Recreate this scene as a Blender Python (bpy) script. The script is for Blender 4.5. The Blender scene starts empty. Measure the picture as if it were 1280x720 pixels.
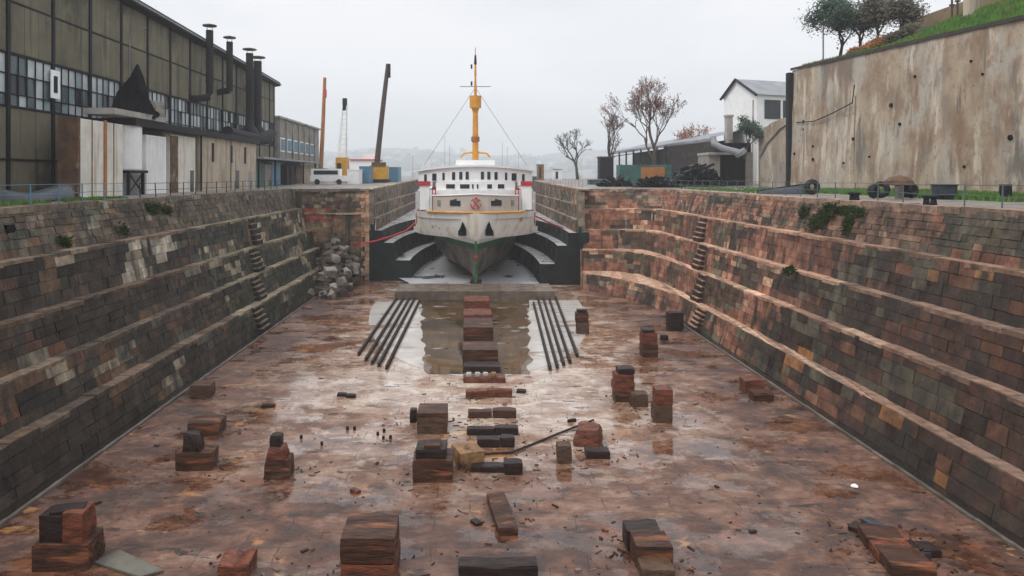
import bpy, bmesh, math, random
from mathutils import Vector, Matrix, noise as mnoise
R = math.radians
random.seed(7)
C = bpy.context.scene.collection
sc = bpy.context.scene

# ------------------------------------------------------------------ camera
FP, H, VX, VY = 900.0, 11.0, 590.0, 221.0      # focal length in photo pixels, eye height, vanishing point
cam = bpy.data.objects.new('camera', bpy.data.cameras.new('camera')); C.objects.link(cam)
cam.location = (0, 0, H); cam.rotation_euler = (R(90), 0, 0)
cam.data.sensor_width = 36; cam.data.lens = FP/1280*36
cam.data.shift_x = (640-VX)/1280; cam.data.shift_y = -(360-VY)/1280
cam.data.clip_start = .1; cam.data.clip_end = 9000
sc.camera = cam
# ------------------------------------------------------------------ world, sun, exposure
w = bpy.data.worlds.new('World'); sc.world = w; w.use_nodes = True
nt = w.node_tree; nt.nodes.clear()
wo = nt.nodes.new('ShaderNodeOutputWorld'); bg = nt.nodes.new('ShaderNodeBackground')
sky = nt.nodes.new('ShaderNodeTexSky'); sky.sky_type = 'NISHITA'; sky.sun_disc = False
SUN_EL, SUN_AZ = R(52), R(-125)
sky.sun_elevation = SUN_EL; sky.sun_rotation = SUN_AZ
tc = nt.nodes.new('ShaderNodeTexCoord')
mp = nt.nodes.new('ShaderNodeMapping'); mp.inputs['Scale'].default_value = (1, 1, 3.2)
nz = nt.nodes.new('ShaderNodeTexNoise'); nz.inputs['Scale'].default_value = 1.6; nz.inputs['Detail'].default_value = 5; nz.inputs['Roughness'].default_value = .5
nt.links.new(tc.outputs['Generated'], mp.inputs[0]); nt.links.new(mp.outputs[0], nz.inputs['Vector'])
cr = nt.nodes.new('ShaderNodeValToRGB')
cr.color_ramp.elements[0].position = .36; cr.color_ramp.elements[0].color = (.60, .62, .65, 1)
cr.color_ramp.elements[1].position = .66; cr.color_ramp.elements[1].color = (.82, .81, .82, 1)
nt.links.new(nz.outputs['Fac'], cr.inputs[0])
sclr = nt.nodes.new('ShaderNodeVectorMath'); sclr.operation = 'SCALE'; sclr.inputs['Scale'].default_value = 9.6
nt.links.new(cr.outputs[0], sclr.inputs[0])
sxyz = nt.nodes.new('ShaderNodeSeparateXYZ'); nt.links.new(tc.outputs['Generated'], sxyz.inputs[0])
zr0 = nt.nodes.new('ShaderNodeMapRange'); zr0.interpolation_type = 'SMOOTHSTEP'; zr0.inputs[1].default_value = .22; zr0.inputs[2].default_value = .75; zr0.inputs[3].default_value = 9.2; zr0.inputs[4].default_value = 15
nt.links.new(sxyz.outputs['Z'], zr0.inputs[0]); nt.links.new(zr0.outputs[0], sclr.inputs['Scale'])
mx = nt.nodes.new('ShaderNodeMix'); mx.data_type = 'RGBA'; mx.inputs[0].default_value = .93   # thick overcast over the clear sky
nt.links.new(sky.outputs[0], mx.inputs['A']); nt.links.new(sclr.outputs[0], mx.inputs['B'])
nt.links.new(mx.outputs['Result'], bg.inputs[0]); bg.inputs[1].default_value = .10
nt.links.new(bg.outputs[0], wo.inputs[0])
sl = bpy.data.lights.new('sun', 'SUN'); sl.energy = 1.2; sl.angle = R(20); sl.color = (1, .96, .9)
so = bpy.data.objects.new('sun', sl); C.objects.link(so)
so.rotation_euler = (math.pi/2-SUN_EL, 0, -SUN_AZ+math.pi)
sd = Vector((math.sin(SUN_AZ)*math.cos(SUN_EL), math.cos(SUN_AZ)*math.cos(SUN_EL), math.sin(SUN_EL)))
so.rotation_euler = sd.to_track_quat('Z', 'Y').to_euler()
sc.view_settings.view_transform = 'Standard'; sc.view_settings.look = 'None'
sc.cycles.volume_bounces = 1
sc.view_settings.exposure = 0.48; sc.view_settings.gamma = 1

# ------------------------------------------------------------------ helpers: materials
def hx(c): return (c[0], c[1], c[2], 1)
def mat(name, c1, c2=None, scale=2.0, rough=.8, bump=.15, metallic=0, stretch=(1, 1, 1), c3=None, s3=.6, vcol=False, r2=None, thr3=(.55, .7), space='Object', spec=.25, streak=None):
    """noise mottled surface; c3 = stain colour laid on by a second noise; streak = colour of vertical runs"""
    m = bpy.data.materials.new(name); m.use_nodes = True
    t = m.node_tree; N = t.nodes; L = t.links; b = N['Principled BSDF']
    tcn = N.new('ShaderNodeTexCoord')
    if space == 'World':
        g = N.new('ShaderNodeNewGeometry'); src = g.outputs['Position']
    else: src = tcn.outputs['Object']
    mpn = N.new('ShaderNodeMapping'); mpn.inputs['Scale'].default_value = stretch; L.new(src, mpn.inputs[0])
    n1 = N.new('ShaderNodeTexNoise'); n1.inputs['Scale'].default_value = scale; n1.inputs['Detail'].default_value = 8; n1.inputs['Roughness'].default_value = .62
    L.new(mpn.outputs[0], n1.inputs['Vector'])
    r = N.new('ShaderNodeValToRGB'); L.new(n1.outputs['Fac'], r.inputs[0])
    r.color_ramp.elements[0].position = .34; r.color_ramp.elements[1].position = .66
    c2 = c2 or tuple(x*.7 for x in c1)
    r.color_ramp.elements[0].color = hx(c2); r.color_ramp.elements[1].color = hx(c1)
    col = r.outputs[0]
    if vcol:
        a = N.new('ShaderNodeAttribute'); a.attribute_name = 'col'
        mm = N.new('ShaderNodeMix'); mm.data_type = 'RGBA'; mm.blend_type = 'MULTIPLY'; mm.inputs[0].default_value = 1
        L.new(a.outputs['Color'], mm.inputs['A']); L.new(col, mm.inputs['B']); col = mm.outputs['Result']
    def over(col, color, sc_, st, thr):
        m2 = N.new('ShaderNodeMapping'); m2.inputs['Scale'].default_value = st; m2.inputs['Location'].default_value = (3.1, 7.7, 1.3); L.new(src, m2.inputs[0])
        n2 = N.new('ShaderNodeTexNoise'); n2.inputs['Scale'].default_value = sc_; n2.inputs['Detail'].default_value = 7; n2.inputs['Roughness'].default_value = .6
        L.new(m2.outputs[0], n2.inputs['Vector'])
        q = N.new('ShaderNodeMapRange'); q.interpolation_type = 'SMOOTHSTEP'; q.inputs[1].default_value = thr[0]; q.inputs[2].default_value = thr[1]
        L.new(n2.outputs['Fac'], q.inputs[0])
        mm = N.new('ShaderNodeMix'); mm.data_type = 'RGBA'; L.new(q.outputs[0], mm.inputs[0])
        L.new(col, mm.inputs['A']); mm.inputs['B'].default_value = hx(color); return mm.outputs['Result']
    if c3: col = over(col, c3, s3, stretch, thr3)
    if streak: col = over(col, streak, 1.3, (1, 1, .07), (.5, .68))
    L.new(col, b.inputs['Base Color'])
    if r2 is not None:
        q = N.new('ShaderNodeMapRange'); q.inputs[1].default_value = .35; q.inputs[2].default_value = .65; q.inputs[3].default_value = rough; q.inputs[4].default_value = r2
        L.new(n1.outputs['Fac'], q.inputs[0]); L.new(q.outputs[0], b.inputs['Roughness'])
    else: b.inputs['Roughness'].default_value = rough
    b.inputs['Metallic'].default_value = metallic; b.inputs['Specular IOR Level'].default_value = spec
    if bump:
        n3 = N.new('ShaderNodeTexNoise'); n3.inputs['Scale'].default_value = scale*4; n3.inputs['Detail'].default_value = 6
        L.new(mpn.outputs[0], n3.inputs['Vector'])
        bp = N.new('ShaderNodeBump'); bp.inputs['Strength'].default_value = bump; bp.inputs['Distance'].default_value = .06
        L.new(n3.outputs['Fac'], bp.inputs['Height']); L.new(bp.outputs[0], b.inputs['Normal'])
    return m

# ------------------------------------------------------------------ helpers: meshes and objects
class MB:
    def __init__(s): s.v = []; s.f = []; s.c = []
    def face(s, pts, col=None):
        i = len(s.v); s.v += [tuple(p) for p in pts]; s.f.append(tuple(range(i, i+len(pts)))); s.c.append(col or (1, 1, 1)); return s
    def box(s, lo, hi, rz=0, col=None, about=None):
        x0, y0, z0 = lo; x1, y1, z1 = hi
        P = [(x0,y0,z0),(x1,y0,z0),(x1,y1,z0),(x0,y1,z0),(x0,y0,z1),(x1,y0,z1),(x1,y1,z1),(x0,y1,z1)]
        if rz:
            cx, cy = about or ((x0+x1)/2, (y0+y1)/2); a, b = math.cos(rz), math.sin(rz)
            P = [(cx+(x-cx)*a-(y-cy)*b, cy+(x-cx)*b+(y-cy)*a, z) for x, y, z in P]
        for q in ((0,3,2,1),(4,5,6,7),(0,1,5,4),(1,2,6,5),(2,3,7,6),(3,0,4,7)): s.face([P[k] for k in q], col)
        return s
    def tube(s, path, r, n=8, r2=None, cap=True, col=None):
        path = [Vector(p) for p in path]; rings = []
        for i, p in enumerate(path):
            d = (path[min(i+1, len(path)-1)]-path[max(i-1, 0)]); d = d.normalized() if d.length > 1e-9 else Vector((0, 0, 1))
            up = Vector((0, 0, 1)) if abs(d.z) < .9 else Vector((1, 0, 0))
            a = d.cross(up).normalized(); b = d.cross(a)
            rr = r if r2 is None else r+(r2-r)*i/(len(path)-1)
            rings.append([p+a*rr*math.cos(2*math.pi*k/n)+b*rr*math.sin(2*math.pi*k/n) for k in range(n)])
        for i in range(len(rings)-1):
            for k in range(n): s.face([rings[i][k], rings[i+1][k], rings[i+1][(k+1)%n], rings[i][(k+1)%n]], col)
        if cap: s.face(rings[0], col); s.face(rings[-1][::-1], col)
        return s
    def lathe(s, c, prof, n=20, col=None):
        rr = [[(c[0]+r*math.cos(2*math.pi*k/n), c[1]+r*math.sin(2*math.pi*k/n), c[2]+z) for k in range(n)] for r, z in prof]
        for i in range(len(rr)-1):
            for k in range(n): s.face([rr[i][k], rr[i][(k+1)%n], rr[i+1][(k+1)%n], rr[i+1][k]], col)
        return s
    def prism(s, poly, z0, z1, col=None):       # poly in xy, anticlockwise
        n = len(poly); s.face([(x, y, z1) for x, y in poly], col); s.face([(x, y, z0) for x, y in poly][::-1], col)
        for i in range(n):
            a, b = poly[i], poly[(i+1)%n]; s.face([(a[0],a[1],z0),(b[0],b[1],z0),(b[0],b[1],z1),(a[0],a[1],z1)], col)
        return s
    def build(s, name, m, parent=None, smooth=False, weld=False, origin=None):
        me = bpy.data.meshes.new(name)
        ox = Vector(origin) if origin is not None else Vector((0, 0, 0))
        if parent is not None: ox = Vector(parent['_o']) if '_o' in parent else ox
        me.from_pydata([tuple(Vector(v)-ox) for v in s.v], [], s.f)
        at = me.color_attributes.new('col', 'FLOAT_COLOR', 'CORNER'); k = 0
        buf = []
        for f, c in zip(s.f, s.c): buf += [c[0], c[1], c[2], 1]*len(f)
        at.data.foreach_set('color', buf)
        if weld:
            bm = bmesh.new(); bm.from_mesh(me); bmesh.ops.remove_doubles(bm, verts=bm.verts, dist=1e-4); bmesh.ops.recalc_face_normals(bm, faces=bm.faces); bm.to_mesh(me); bm.free()
        if smooth:
            for p in me.polygons: p.use_smooth = True
        me.materials.append(m)
        o = bpy.data.objects.new(name, me); C.objects.link(o)
        if parent is not None: o.parent = parent
        else: o.location = ox
        if parent is not None and '_o' in parent: o['_o'] = parent['_o']
        return o
def tag(o, label, cat, group=None):
    o['label'] = label; o['category'] = cat
    if group: o['group'] = group
    return o
def thing(name, label, cat, loc=(0, 0, 0), group=None):
    o = bpy.data.objects.new(name, None); o.empty_display_size = .2; C.objects.link(o); o.location = loc; o['_o'] = tuple(float(x) for x in loc)
    return tag(o, label, cat, group)
def struct(o, kind='structure'): o['kind'] = kind; return o
def X(px, d): return (px-VX)/FP*d
def Z(py, d): return H-(py-VY)/FP*d
def floor_d(py): return FP*H/(py-230.0)          # distance of a floor contact row (the floor falls 1 in 100)
def fz(d): return -.01*d
QZ = 9.6                                        # quay level

# ------------------------------------------------------------------ materials
M = {}
M['stone'] = mat('stone', (1.25, 1.2, 1.14), (.40, .38, .37), 1.3, .8, .8, vcol=True, space='World', r2=.55, c3=(.028, .024, .020), s3=.45, thr3=(.52, .72), streak=(.035, .030, .026))
M['cap'] = mat('cap_stone', (1.15, 1.1, 1.05), (.5, .46, .43), 2.2, .7, .6, vcol=True, space='World', r2=.35, c3=(.06, .045, .035), s3=.8, thr3=(.56, .72))
M['mortar'] = mat('mortar', (.06, .05, .042), (.035, .03, .026), 3, .9, .3, space='World')
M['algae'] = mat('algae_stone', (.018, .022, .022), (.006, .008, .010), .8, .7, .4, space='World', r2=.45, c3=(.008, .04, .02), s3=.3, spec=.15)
M['wettread'] = mat('wet_tread_painted_sky', (.80, .79, .78), (.6, .59, .6), .7, .3, .08, space='World', r2=.12, c3=(.12, .11, .11), s3=.5, thr3=(.56, .64))  # near-white tone is sky reflection painted onto the wet treads
M['timber'] = mat('wet_timber', (.085, .034, .018), (.020, .009, .006), 2.2, .6, .6, stretch=(.5, 2.5, 4), r2=.3, c3=(.24, .085, .035), s3=1.0, thr3=(.55, .68))
M['redtimber'] = mat('red_timber', (.22, .065, .032), (.05, .018, .012), 2.0, .6, .6, stretch=(1, 1.5, 3), r2=.35, c3=(.05, .03, .022), s3=1.4, thr3=(.52, .7))
M['browntimber'] = mat('brown_timber', (.13, .075, .045), (.035, .02, .013), 2.4, .7, .6, stretch=(1, 1.5, 4), r2=.4)
M['ochre'] = mat('ochre_timber', (.33, .19, .08), (.14, .075, .04), 2.4, .6, .4, c3=(.05, .03, .02), s3=1.5)
M['darktimber'] = mat('dark_timber', (.032, .016, .012), (.008, .005, .005), 2.2, .6, .5, stretch=(.6, 2, 4), r2=.28)
M['rail'] = mat('rust_rail', (.035, .022, .018), (.015, .01, .009), 4, .7, .2)
M['conc'] = mat('concrete', (.42, .41, .38), (.28, .27, .25), .8, .8, .2, space='World', c3=(.13, .12, .1), s3=.5)
M['quay'] = mat('quay_paving', (.26, .235, .215), (.15, .135, .125), .7, .6, .2, space='World', r2=.4, c3=(.12, .10, .085), s3=.3)
M['grass'] = mat('grass', (.11, .24, .035), (.05, .12, .02), 1.2, .9, .5, space='World', c3=(.14, .13, .05), s3=.4)
M['panel'] = mat('olive_panel', (.17, .155, .105), (.115, .105, .075), .5, .9, .1, space='World', c3=(.075, .07, .05), s3=.25, streak=(.07, .065, .048))
M['steeldark'] = mat('dark_steel', (.018, .018, .022), (.009, .009, .011), 2, .65, .1, spec=.15)
M['black'] = mat('black_tarp', (.008, .008, .011), (.004, .004, .005), 1.5, .9, .7, spec=.06)
M['pane'] = mat('grimy_glass', (1, 1, 1), (.75, .78, .8), 1.2, .3, .02, vcol=True, space='World', r2=.12)
M['whiterust'] = mat('white_rusty_sheet', (.72, .70, .64), (.55, .53, .46), .8, .6, .06, space='World', c3=(.30, .13, .05), s3=.5, thr3=(.62, .72), streak=(.42, .30, .18))
M['rust'] = mat('rusty_sheet', (.16, .085, .05), (.06, .04, .03), 1.2, .8, .3, space='World', c3=(.3, .27, .22), s3=.7)
M['whitepaint'] = mat('white_paint', (.86, .86, .86), (.76, .76, .75), 1.2, .45, .02)
M['beigewall'] = mat('beige_render', (.50, .43, .33), (.36, .30, .23), .7, .85, .1, space='World', c3=(.5, .14, .12), s3=.16, thr3=(.63, .68), streak=(.2, .16, .11))
M['oldwall'] = mat('old_plaster', (.31, .285, .25), (.19, .175, .155), .8, .85, .15, space='World', c3=(.12, .1, .08), s3=.4)
M['blue'] = mat('blue_paint', (.10, .23, .33), (.07, .16, .24), 1, .5, .03)
M['teal'] = mat('teal_paint', (.05, .15, .13), (.03, .08, .075), 1, .6, .05, c3=(.1, .06, .04), s3=1)
M['orange'] = mat('orange_rust', (.42, .17, .05), (.28, .11, .04), 1, .6, .1)
M['yellow'] = mat('crane_yellow', (.62, .33, .03), (.45, .22, .03), 1.5, .5, .05)
M['hullwhite'] = mat('hull_white', (.82, .81, .78), (.72, .71, .66), .5, .45, .03, c3=(.42, .26, .14), s3=.6, thr3=(.62, .72), streak=(.60, .52, .40))
M['hullgreen'] = mat('hull_green', (.02, .13, .055), (.012, .08, .035), .8, .5, .04)
M['hullred'] = mat('antifouling', (.24, .195, .15), (.11, .09, .072), .5, .6, .12, c3=(.035, .035, .035), s3=.35, thr3=(.45, .65))
M['beigepaint'] = mat('beige_paint', (.56, .50, .44), (.48, .43, .38), .8, .5, .03)
M['red'] = mat('red_paint', (.55, .04, .045), (.4, .03, .035), 1, .5, .02)
M['mastyellow'] = mat('mast_yellow', (.75, .36, .06), (.58, .27, .05), 1, .45, .02)
M['glassdark'] = mat('dark_window', (.03, .04, .05), (.015, .02, .025), 1, .12, 0)
M['bark'] = mat('bark', (.09, .065, .055), (.045, .034, .03), 3, .9, .4)
M['leafdark'] = mat('leaf_dark', (.045, .085, .045), (.018, .045, .035), .5, .8, 0, space='World')
M['leafrust'] = mat('leaf_rust', (.36, .17, .12), (.2, .09, .07), .5, .8, 0, space='World')
M['leafgrey'] = mat('leaf_grey', (.14, .12, .08), (.07, .065, .045), .5, .8, 0, space='World')
M['leaforange'] = mat('leaf_orange', (.4, .16, .05), (.2, .09, .03), .5, .8, 0, space='World')
M['moss'] = mat('moss', (.05, .085, .02), (.025, .045, .012), 2, .9, .5, space='World')
M['greyroof'] = mat('grey_roof', (.3, .31, .33), (.2, .21, .23), .5, .7, .1, space='World')
M['rubber'] = mat('rubber', (.025, .025, .028), (.012, .012, .014), 3, .7, .2)
M['hill'] = mat('far_hill', (.12, .13, .12), (.06, .075, .06), .01, .9, 0, space='World')
M['town'] = mat('far_town', (1, 1, 1), (.8, .8, .8), .05, .9, 0, vcol=True, space='World')

# big retaining wall material : stained concrete with board joints
def wall_mat():
    m = bpy.data.materials.new('stained_retaining_wall'); m.use_nodes = True; t = m.node_tree; N = t.nodes; L = t.links; b = N['Principled BSDF']
    g = N.new('ShaderNodeNewGeometry')
    def nz(st, sc_, loc=(0, 0, 0), det=8):
        a = N.new('ShaderNodeMapping'); a.inputs['Scale'].default_value = st; a.inputs['Location'].default_value = loc; L.new(g.outputs['Position'], a.inputs[0])
        n = N.new('ShaderNodeTexNoise'); n.inputs['Scale'].default_value = sc_; n.inputs['Detail'].default_value = det; n.inputs['Roughness'].default_value = .62; L.new(a.outputs[0], n.inputs['Vector']); return n.outputs['Fac']
    def rng(s, lo, hi):
        q = N.new('ShaderNodeMapRange'); q.interpolation_type = 'SMOOTHSTEP'; q.inputs[1].default_value = lo; q.inputs[2].default_value = hi; L.new(s, q.inputs[0]); return q.outputs[0]
    def mix(f, A, B):
        m_ = N.new('ShaderNodeMix'); m_.data_type = 'RGBA'; L.new(f, m_.inputs[0])
        for k, v in (('A', A), ('B', B)):
            if isinstance(v, tuple): m_.inputs[k].default_value = hx(v)
            else: L.new(v, m_.inputs[k])
        return m_.outputs['Result']
    c = mix(rng(nz((1, 1, 1), .35), .38, .62), (.40, .32, .235), (.26, .185, .125))
    c = mix(rng(nz((1, 1, .6), .28, (25, 3, 0)), .45, .60), c, (.40, .36, .30)); c = mix(rng(nz((1, 1, .28), .55, (5, 3, 0), 12), .52, .64), c, (.54, .47, .38))
    c = mix(rng(nz((1, 1, .35), .35, (9, 1, 4), 10), .53, .64), c, (.24, .15, .095)); c = mix(rng(nz((1, 1, .9), .9, (19, 1, 4), 10), .56, .66), c, (.30, .22, .16))
    c = mix(rng(nz((1, 1, .5), .22, (2, 8, 1)), .52, .7), c, (.27, .25, .22))
    c = mix(rng(nz((1, 1, .16), 1.4, (1, 4, 2), 10), .57, .72), c, (.15, .115, .085)); c = mix(rng(nz((1, 1, .3), .3, (41, 4, 2), 12), .56, .66), c, (.17, .15, .13)); c = mix(rng(nz((1, 1, .8), 4, (4, 4, 2), 8), .58, .72), c, (.14, .10, .07)); c = mix(rng(nz((1, 1, .06), .8, (71, 4, 2), 9), .55, .68), c, (.21, .165, .12))
    c = mix(rng(nz((1, 1, 1), 2.5, (1, 4, 2)), .66, .72), c, (.05, .035, .03))
    L.new(c, b.inputs['Base Color']); b.inputs['Roughness'].default_value = .85; b.inputs['Specular IOR Level'].default_value = .2
    bp = N.new('ShaderNodeBump'); bp.inputs['Strength'].default_value = .5; bp.inputs['Distance'].default_value = .1
    L.new(nz((1, 1, .5), 2.5), bp.inputs['Height']); L.new(bp.outputs[0], b.inputs['Normal'])
    return m
M['retain'] = wall_mat()

# wet dock floor
def floor_mat():
    m = bpy.data.materials.new('wet_dock_floor'); m.use_nodes = True; t = m.node_tree; N = t.nodes; L = t.links; b = N['Principled BSDF']
    g = N.new('ShaderNodeNewGeometry'); P = g.outputs['Position']
    def nz(st, sc_, loc=(0, 0, 0), det=8, ro=.6, dist=0):
        a = N.new('ShaderNodeMapping'); a.inputs['Scale'].default_value = st; a.inputs['Location'].default_value = loc; L.new(P, a.inputs[0])
        n = N.new('ShaderNodeTexNoise'); n.inputs['Scale'].default_value = sc_; n.inputs['Detail'].default_value = det; n.inputs['Roughness'].default_value = ro; n.inputs['Distortion'].default_value = dist; L.new(a.outputs[0], n.inputs['Vector']); return n.outputs['Fac']
    def rng(s, lo, hi, a=0, bb=1):
        q = N.new('ShaderNodeMapRange'); q.interpolation_type = 'SMOOTHSTEP'; q.inputs[1].default_value = lo; q.inputs[2].default_value = hi; q.inputs[3].default_value = a; q.inputs[4].default_value = bb; L.new(s, q.inputs[0]); return q.outputs[0]
    def ma(op, a, bb):
        q = N.new('ShaderNodeMath'); q.operation = op
        for i, v in enumerate((a, bb)):
            if isinstance(v, (int, float)): q.inputs[i].default_value = v
            else: L.new(v, q.inputs[i])
        return q.outputs[0]
    def mix(f, A, B):
        m_ = N.new('ShaderNodeMix'); m_.data_type = 'RGBA'; L.new(f, m_.inputs[0])
        for k, v in (('A', A), ('B', B)):
            if isinstance(v, tuple): m_.inputs[k].default_value = hx(v)
            else: L.new(v, m_.inputs[k])
        return m_.outputs['Result']
    sx = N.new('ShaderNodeSeparateXYZ'); L.new(P, sx.inputs[0])
    ax = ma('ABSOLUTE', ma('SUBTRACT', sx.outputs['X'], .5), 0)
    # rust-red silt towards near end and walls; pale middle band includes painted sky reflection
    mid = ma('MULTIPLY', rng(sx.outputs['Y'], 21, 40), rng(ax, 15.5, 3.5))
    big = nz((.6, 1, 1), .16, (4, 2, 0)); med = nz((.75, 1, 1), .8, (1, 1, 0), 10, .68, .25); fine = nz((.8, 1, 1), 3.8, (7, 0, 0), 8, .7)
    v = ma('ADD', ma('MULTIPLY', ma('SUBTRACT', mid, .22), .28), ma('ADD', ma('MULTIPLY', big, .35), ma('ADD', ma('MULTIPLY', med, .8), ma('MULTIPLY', fine, .25))))
    rp = N.new('ShaderNodeValToRGB'); L.new(v, rp.inputs[0]); e = rp.color_ramp.elements
    e[0].position = .52; e[0].color = (.030, .012, .007, 1)
    e[1].position = 1.02; e[1].color = (.50, .41, .33, 1)
    for p_, c_ in ((.62, (.075, .031, .018)), (.70, (.140, .064, .037)), (.79, (.225, .128, .082)), (.89, (.35, .24, .175))):
        k = rp.color_ramp.elements.new(p_); k.color = hx(c_)
    c = rp.outputs[0]
    c = mix(ma('MULTIPLY', rng(nz((.7, 1, 1), .45, (11, 5, 0), 9, .68, .3), .56, .66), .7), c, (.22, .080, .038))
    c = mix(rng(nz((.7, 1, 1), .6, (3, 15, 0), 9, .65, .3), .61, .66), c, (.32, .15, .055))
    c = mix(ma('MULTIPLY', rng(nz((.8, 1, 1), .9, (20, 5, 0), 10, .7, .3), .53, .58), ma('ADD', ma('MULTIPLY', mid, .8), .03)), c, (.56, .49, .42))
    c = mix(rng(nz((.35, 1, 1), 1.9, (8, 15, 0), 7, .65, .2), .62, .65), c, (.030, .016, .010))
    c = mix(rng(nz((.8, 1, 1), 7, (5, 1, 0), 6, .7), .58, .70), c, (.05, .022, .013))
    c = mix(rng(nz((.8, 1, 1), 9, (15, 1, 0), 6, .7), .66, .72), c, (.45, .36, .30))
    br = N.new('ShaderNodeTexBrick'); br.inputs['Scale'].default_value = 1; br.inputs['Brick Width'].default_value = 2.3; br.inputs['Row Height'].default_value = 1.15; br.inputs['Mortar Size'].default_value = .022; br.inputs['Mortar Smooth'].default_value = .3
    dis = N.new('ShaderNodeVectorMath'); dis.operation = 'ADD'; dn_ = N.new('ShaderNodeTexNoise'); dn_.inputs['Scale'].default_value = 1.2; dn_.inputs['Detail'].default_value = 3
    L.new(P, dn_.inputs['Vector']); dsc = N.new('ShaderNodeVectorMath'); dsc.operation = 'SCALE'; dsc.inputs['Scale'].default_value = .16; L.new(dn_.outputs['Color'], dsc.inputs[0]); L.new(P, dis.inputs[0]); L.new(dsc.outputs[0], dis.inputs[1]); L.new(dis.outputs[0], br.inputs['Vector'])
    joint = ma('MULTIPLY', br.outputs['Fac'], rng(nz((1, 1, 1), .5, (2, 9, 0), 5), .44, .56))
    c = mix(ma('MULTIPLY', joint, .75), c, (.028, .015, .010))
    L.new(c, b.inputs['Base Color'])
    pud = ma('ADD', ma('MULTIPLY', nz((.7, 1, 1), .38, (13, 3, 0), 9, .64, .2), 1), ma('MULTIPLY', mid, .10))
    pm = rng(pud, .515, .555)
    rg = ma('ADD', ma('MULTIPLY', rng(fine, .3, .7), .35), .30)
    L.new(ma('ADD', ma('MULTIPLY', ma('SUBTRACT', 1, pm), rg), .07), b.inputs['Roughness'])
    b.inputs['Specular IOR Level'].default_value = .6
    bp = N.new('ShaderNodeBump'); bp.inputs['Distance'].default_value = .12
    L.new(ma('ADD', ma('MULTIPLY', ma('SUBTRACT', 1, pm), .42), .03), bp.inputs['Strength'])
    L.new(ma('SUBTRACT', ma('ADD', med, ma('MULTIPLY', fine, .6)), ma('MULTIPLY', joint, .5)), bp.inputs['Height']); L.new(bp.outputs[0], b.inputs['Normal'])
    return m
M['floor'] = floor_mat()
# ------------------------------------------------------------------ setting: floor, quays, water
mb = MB()
nx, ny = 24, 60
for i in range(nx):
    for j in range(ny):
        x0, x1 = -17+i*36/nx, -17+(i+1)*36/nx; y0, y1 = -8+j*180/ny, -8+(j+1)*180/ny
        mb.face([(x0,y0,fz(y0)),(x1,y0,fz(y0)),(x1,y1,fz(y1)),(x0,y1,fz(y1))])
struct(mb.build('dock_floor', M['floor']))
LQ = [(-20.6,-60),(-20.6,82),(-11.8,82),(-11.8,165)]
RQ = [(21.7,-60),(21.7,81.3),(11.9,81.3),(11.9,165)]
def cz(y): return QZ+max(0, y-82)*.012
mb = MB()
for a, b_ in zip(LQ[:-1], LQ[1:]):
    if a[1] != b_[1]: mb.face([(-700,a[1],cz(a[1])),(a[0],a[1],cz(a[1])),(b_[0],b_[1],cz(b_[1])),(-700,b_[1],cz(b_[1]))])
mb.face([(-700,165,cz(165)),(-16,165,cz(165)),(-40,230,cz(165)),(-700,230,cz(165))])
mb.face([(-16,165,cz(165)),(-16,165,0),(-40,230,0),(-40,230,cz(165))])
struct(mb.build('left_quay', M['quay']))
mb = MB()
for a, b_ in zip(RQ[:-1], RQ[1:]):
    if a[1] != b_[1]: mb.face([(a[0],a[1],cz(a[1])),(700,a[1],cz(a[1])),(700,b_[1],cz(b_[1])),(b_[0],b_[1],cz(b_[1]))])
mb.face([(16,165,cz(165)),(700,165,cz(165)),(700,230,cz(165)),(60,230,cz(165))])
mb.face([(16,165,cz(165)),(60,230,cz(165)),(60,230,0),(16,165,0)])
struct(mb.build('right_quay', M['quay']))
M['water'] = mat('harbour_water', (.10, .13, .15), (.08, .11, .12), .05, .12, .15, space='World')
mb = MB(); mb.face([(-3500,165.2,7),(3500,165.2,7),(3500,3600,7),(-3500,3600,7)]); struct(mb.build('harbour_water', M['water']))
# distant hills with the town on them
def hillz(x, y):
    n = mnoise.noise(Vector((x/500, y/700, 2)))*.5+.5+.3*mnoise.noise(Vector((x/120, y/300, 2)))
    return 7+max(0, (y-1300)/900)*(26+50*n)*(1 if x > -600 else .7)
mb = MB(); NXh, NYh = 60, 14
pt = lambda i, j: (-2800+i*5600/NXh, 1300+j*130, hillz(-2800+i*5600/NXh, 1300+j*130)-(.8 if j == 0 else 0))
for i in range(NXh):
    for j in range(NYh): mb.face([pt(i,j), pt(i+1,j), pt(i+1,j+1), pt(i,j+1)])
struct(mb.build('hills', M['hill'], smooth=True, weld=True))
mb = MB(); rg_ = random.Random(3)
for k in range(1500):
    x = rg_.uniform(-1500, 1900); y = 1310+1500*rg_.random()**1.5; s = rg_.uniform(8, 26); z = hillz(x, y); h = rg_.uniform(5, 13)
    if rg_.random() < .03: h *= 2.2; s = 8
    g = rg_.uniform(.25, .7); mb.box((x, y, z-3), (x+s, y+s*.7, z+h), col=(g, g*.95, g*.9))
struct(mb.build('distant_town', M['town']), 'stuff')

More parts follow.
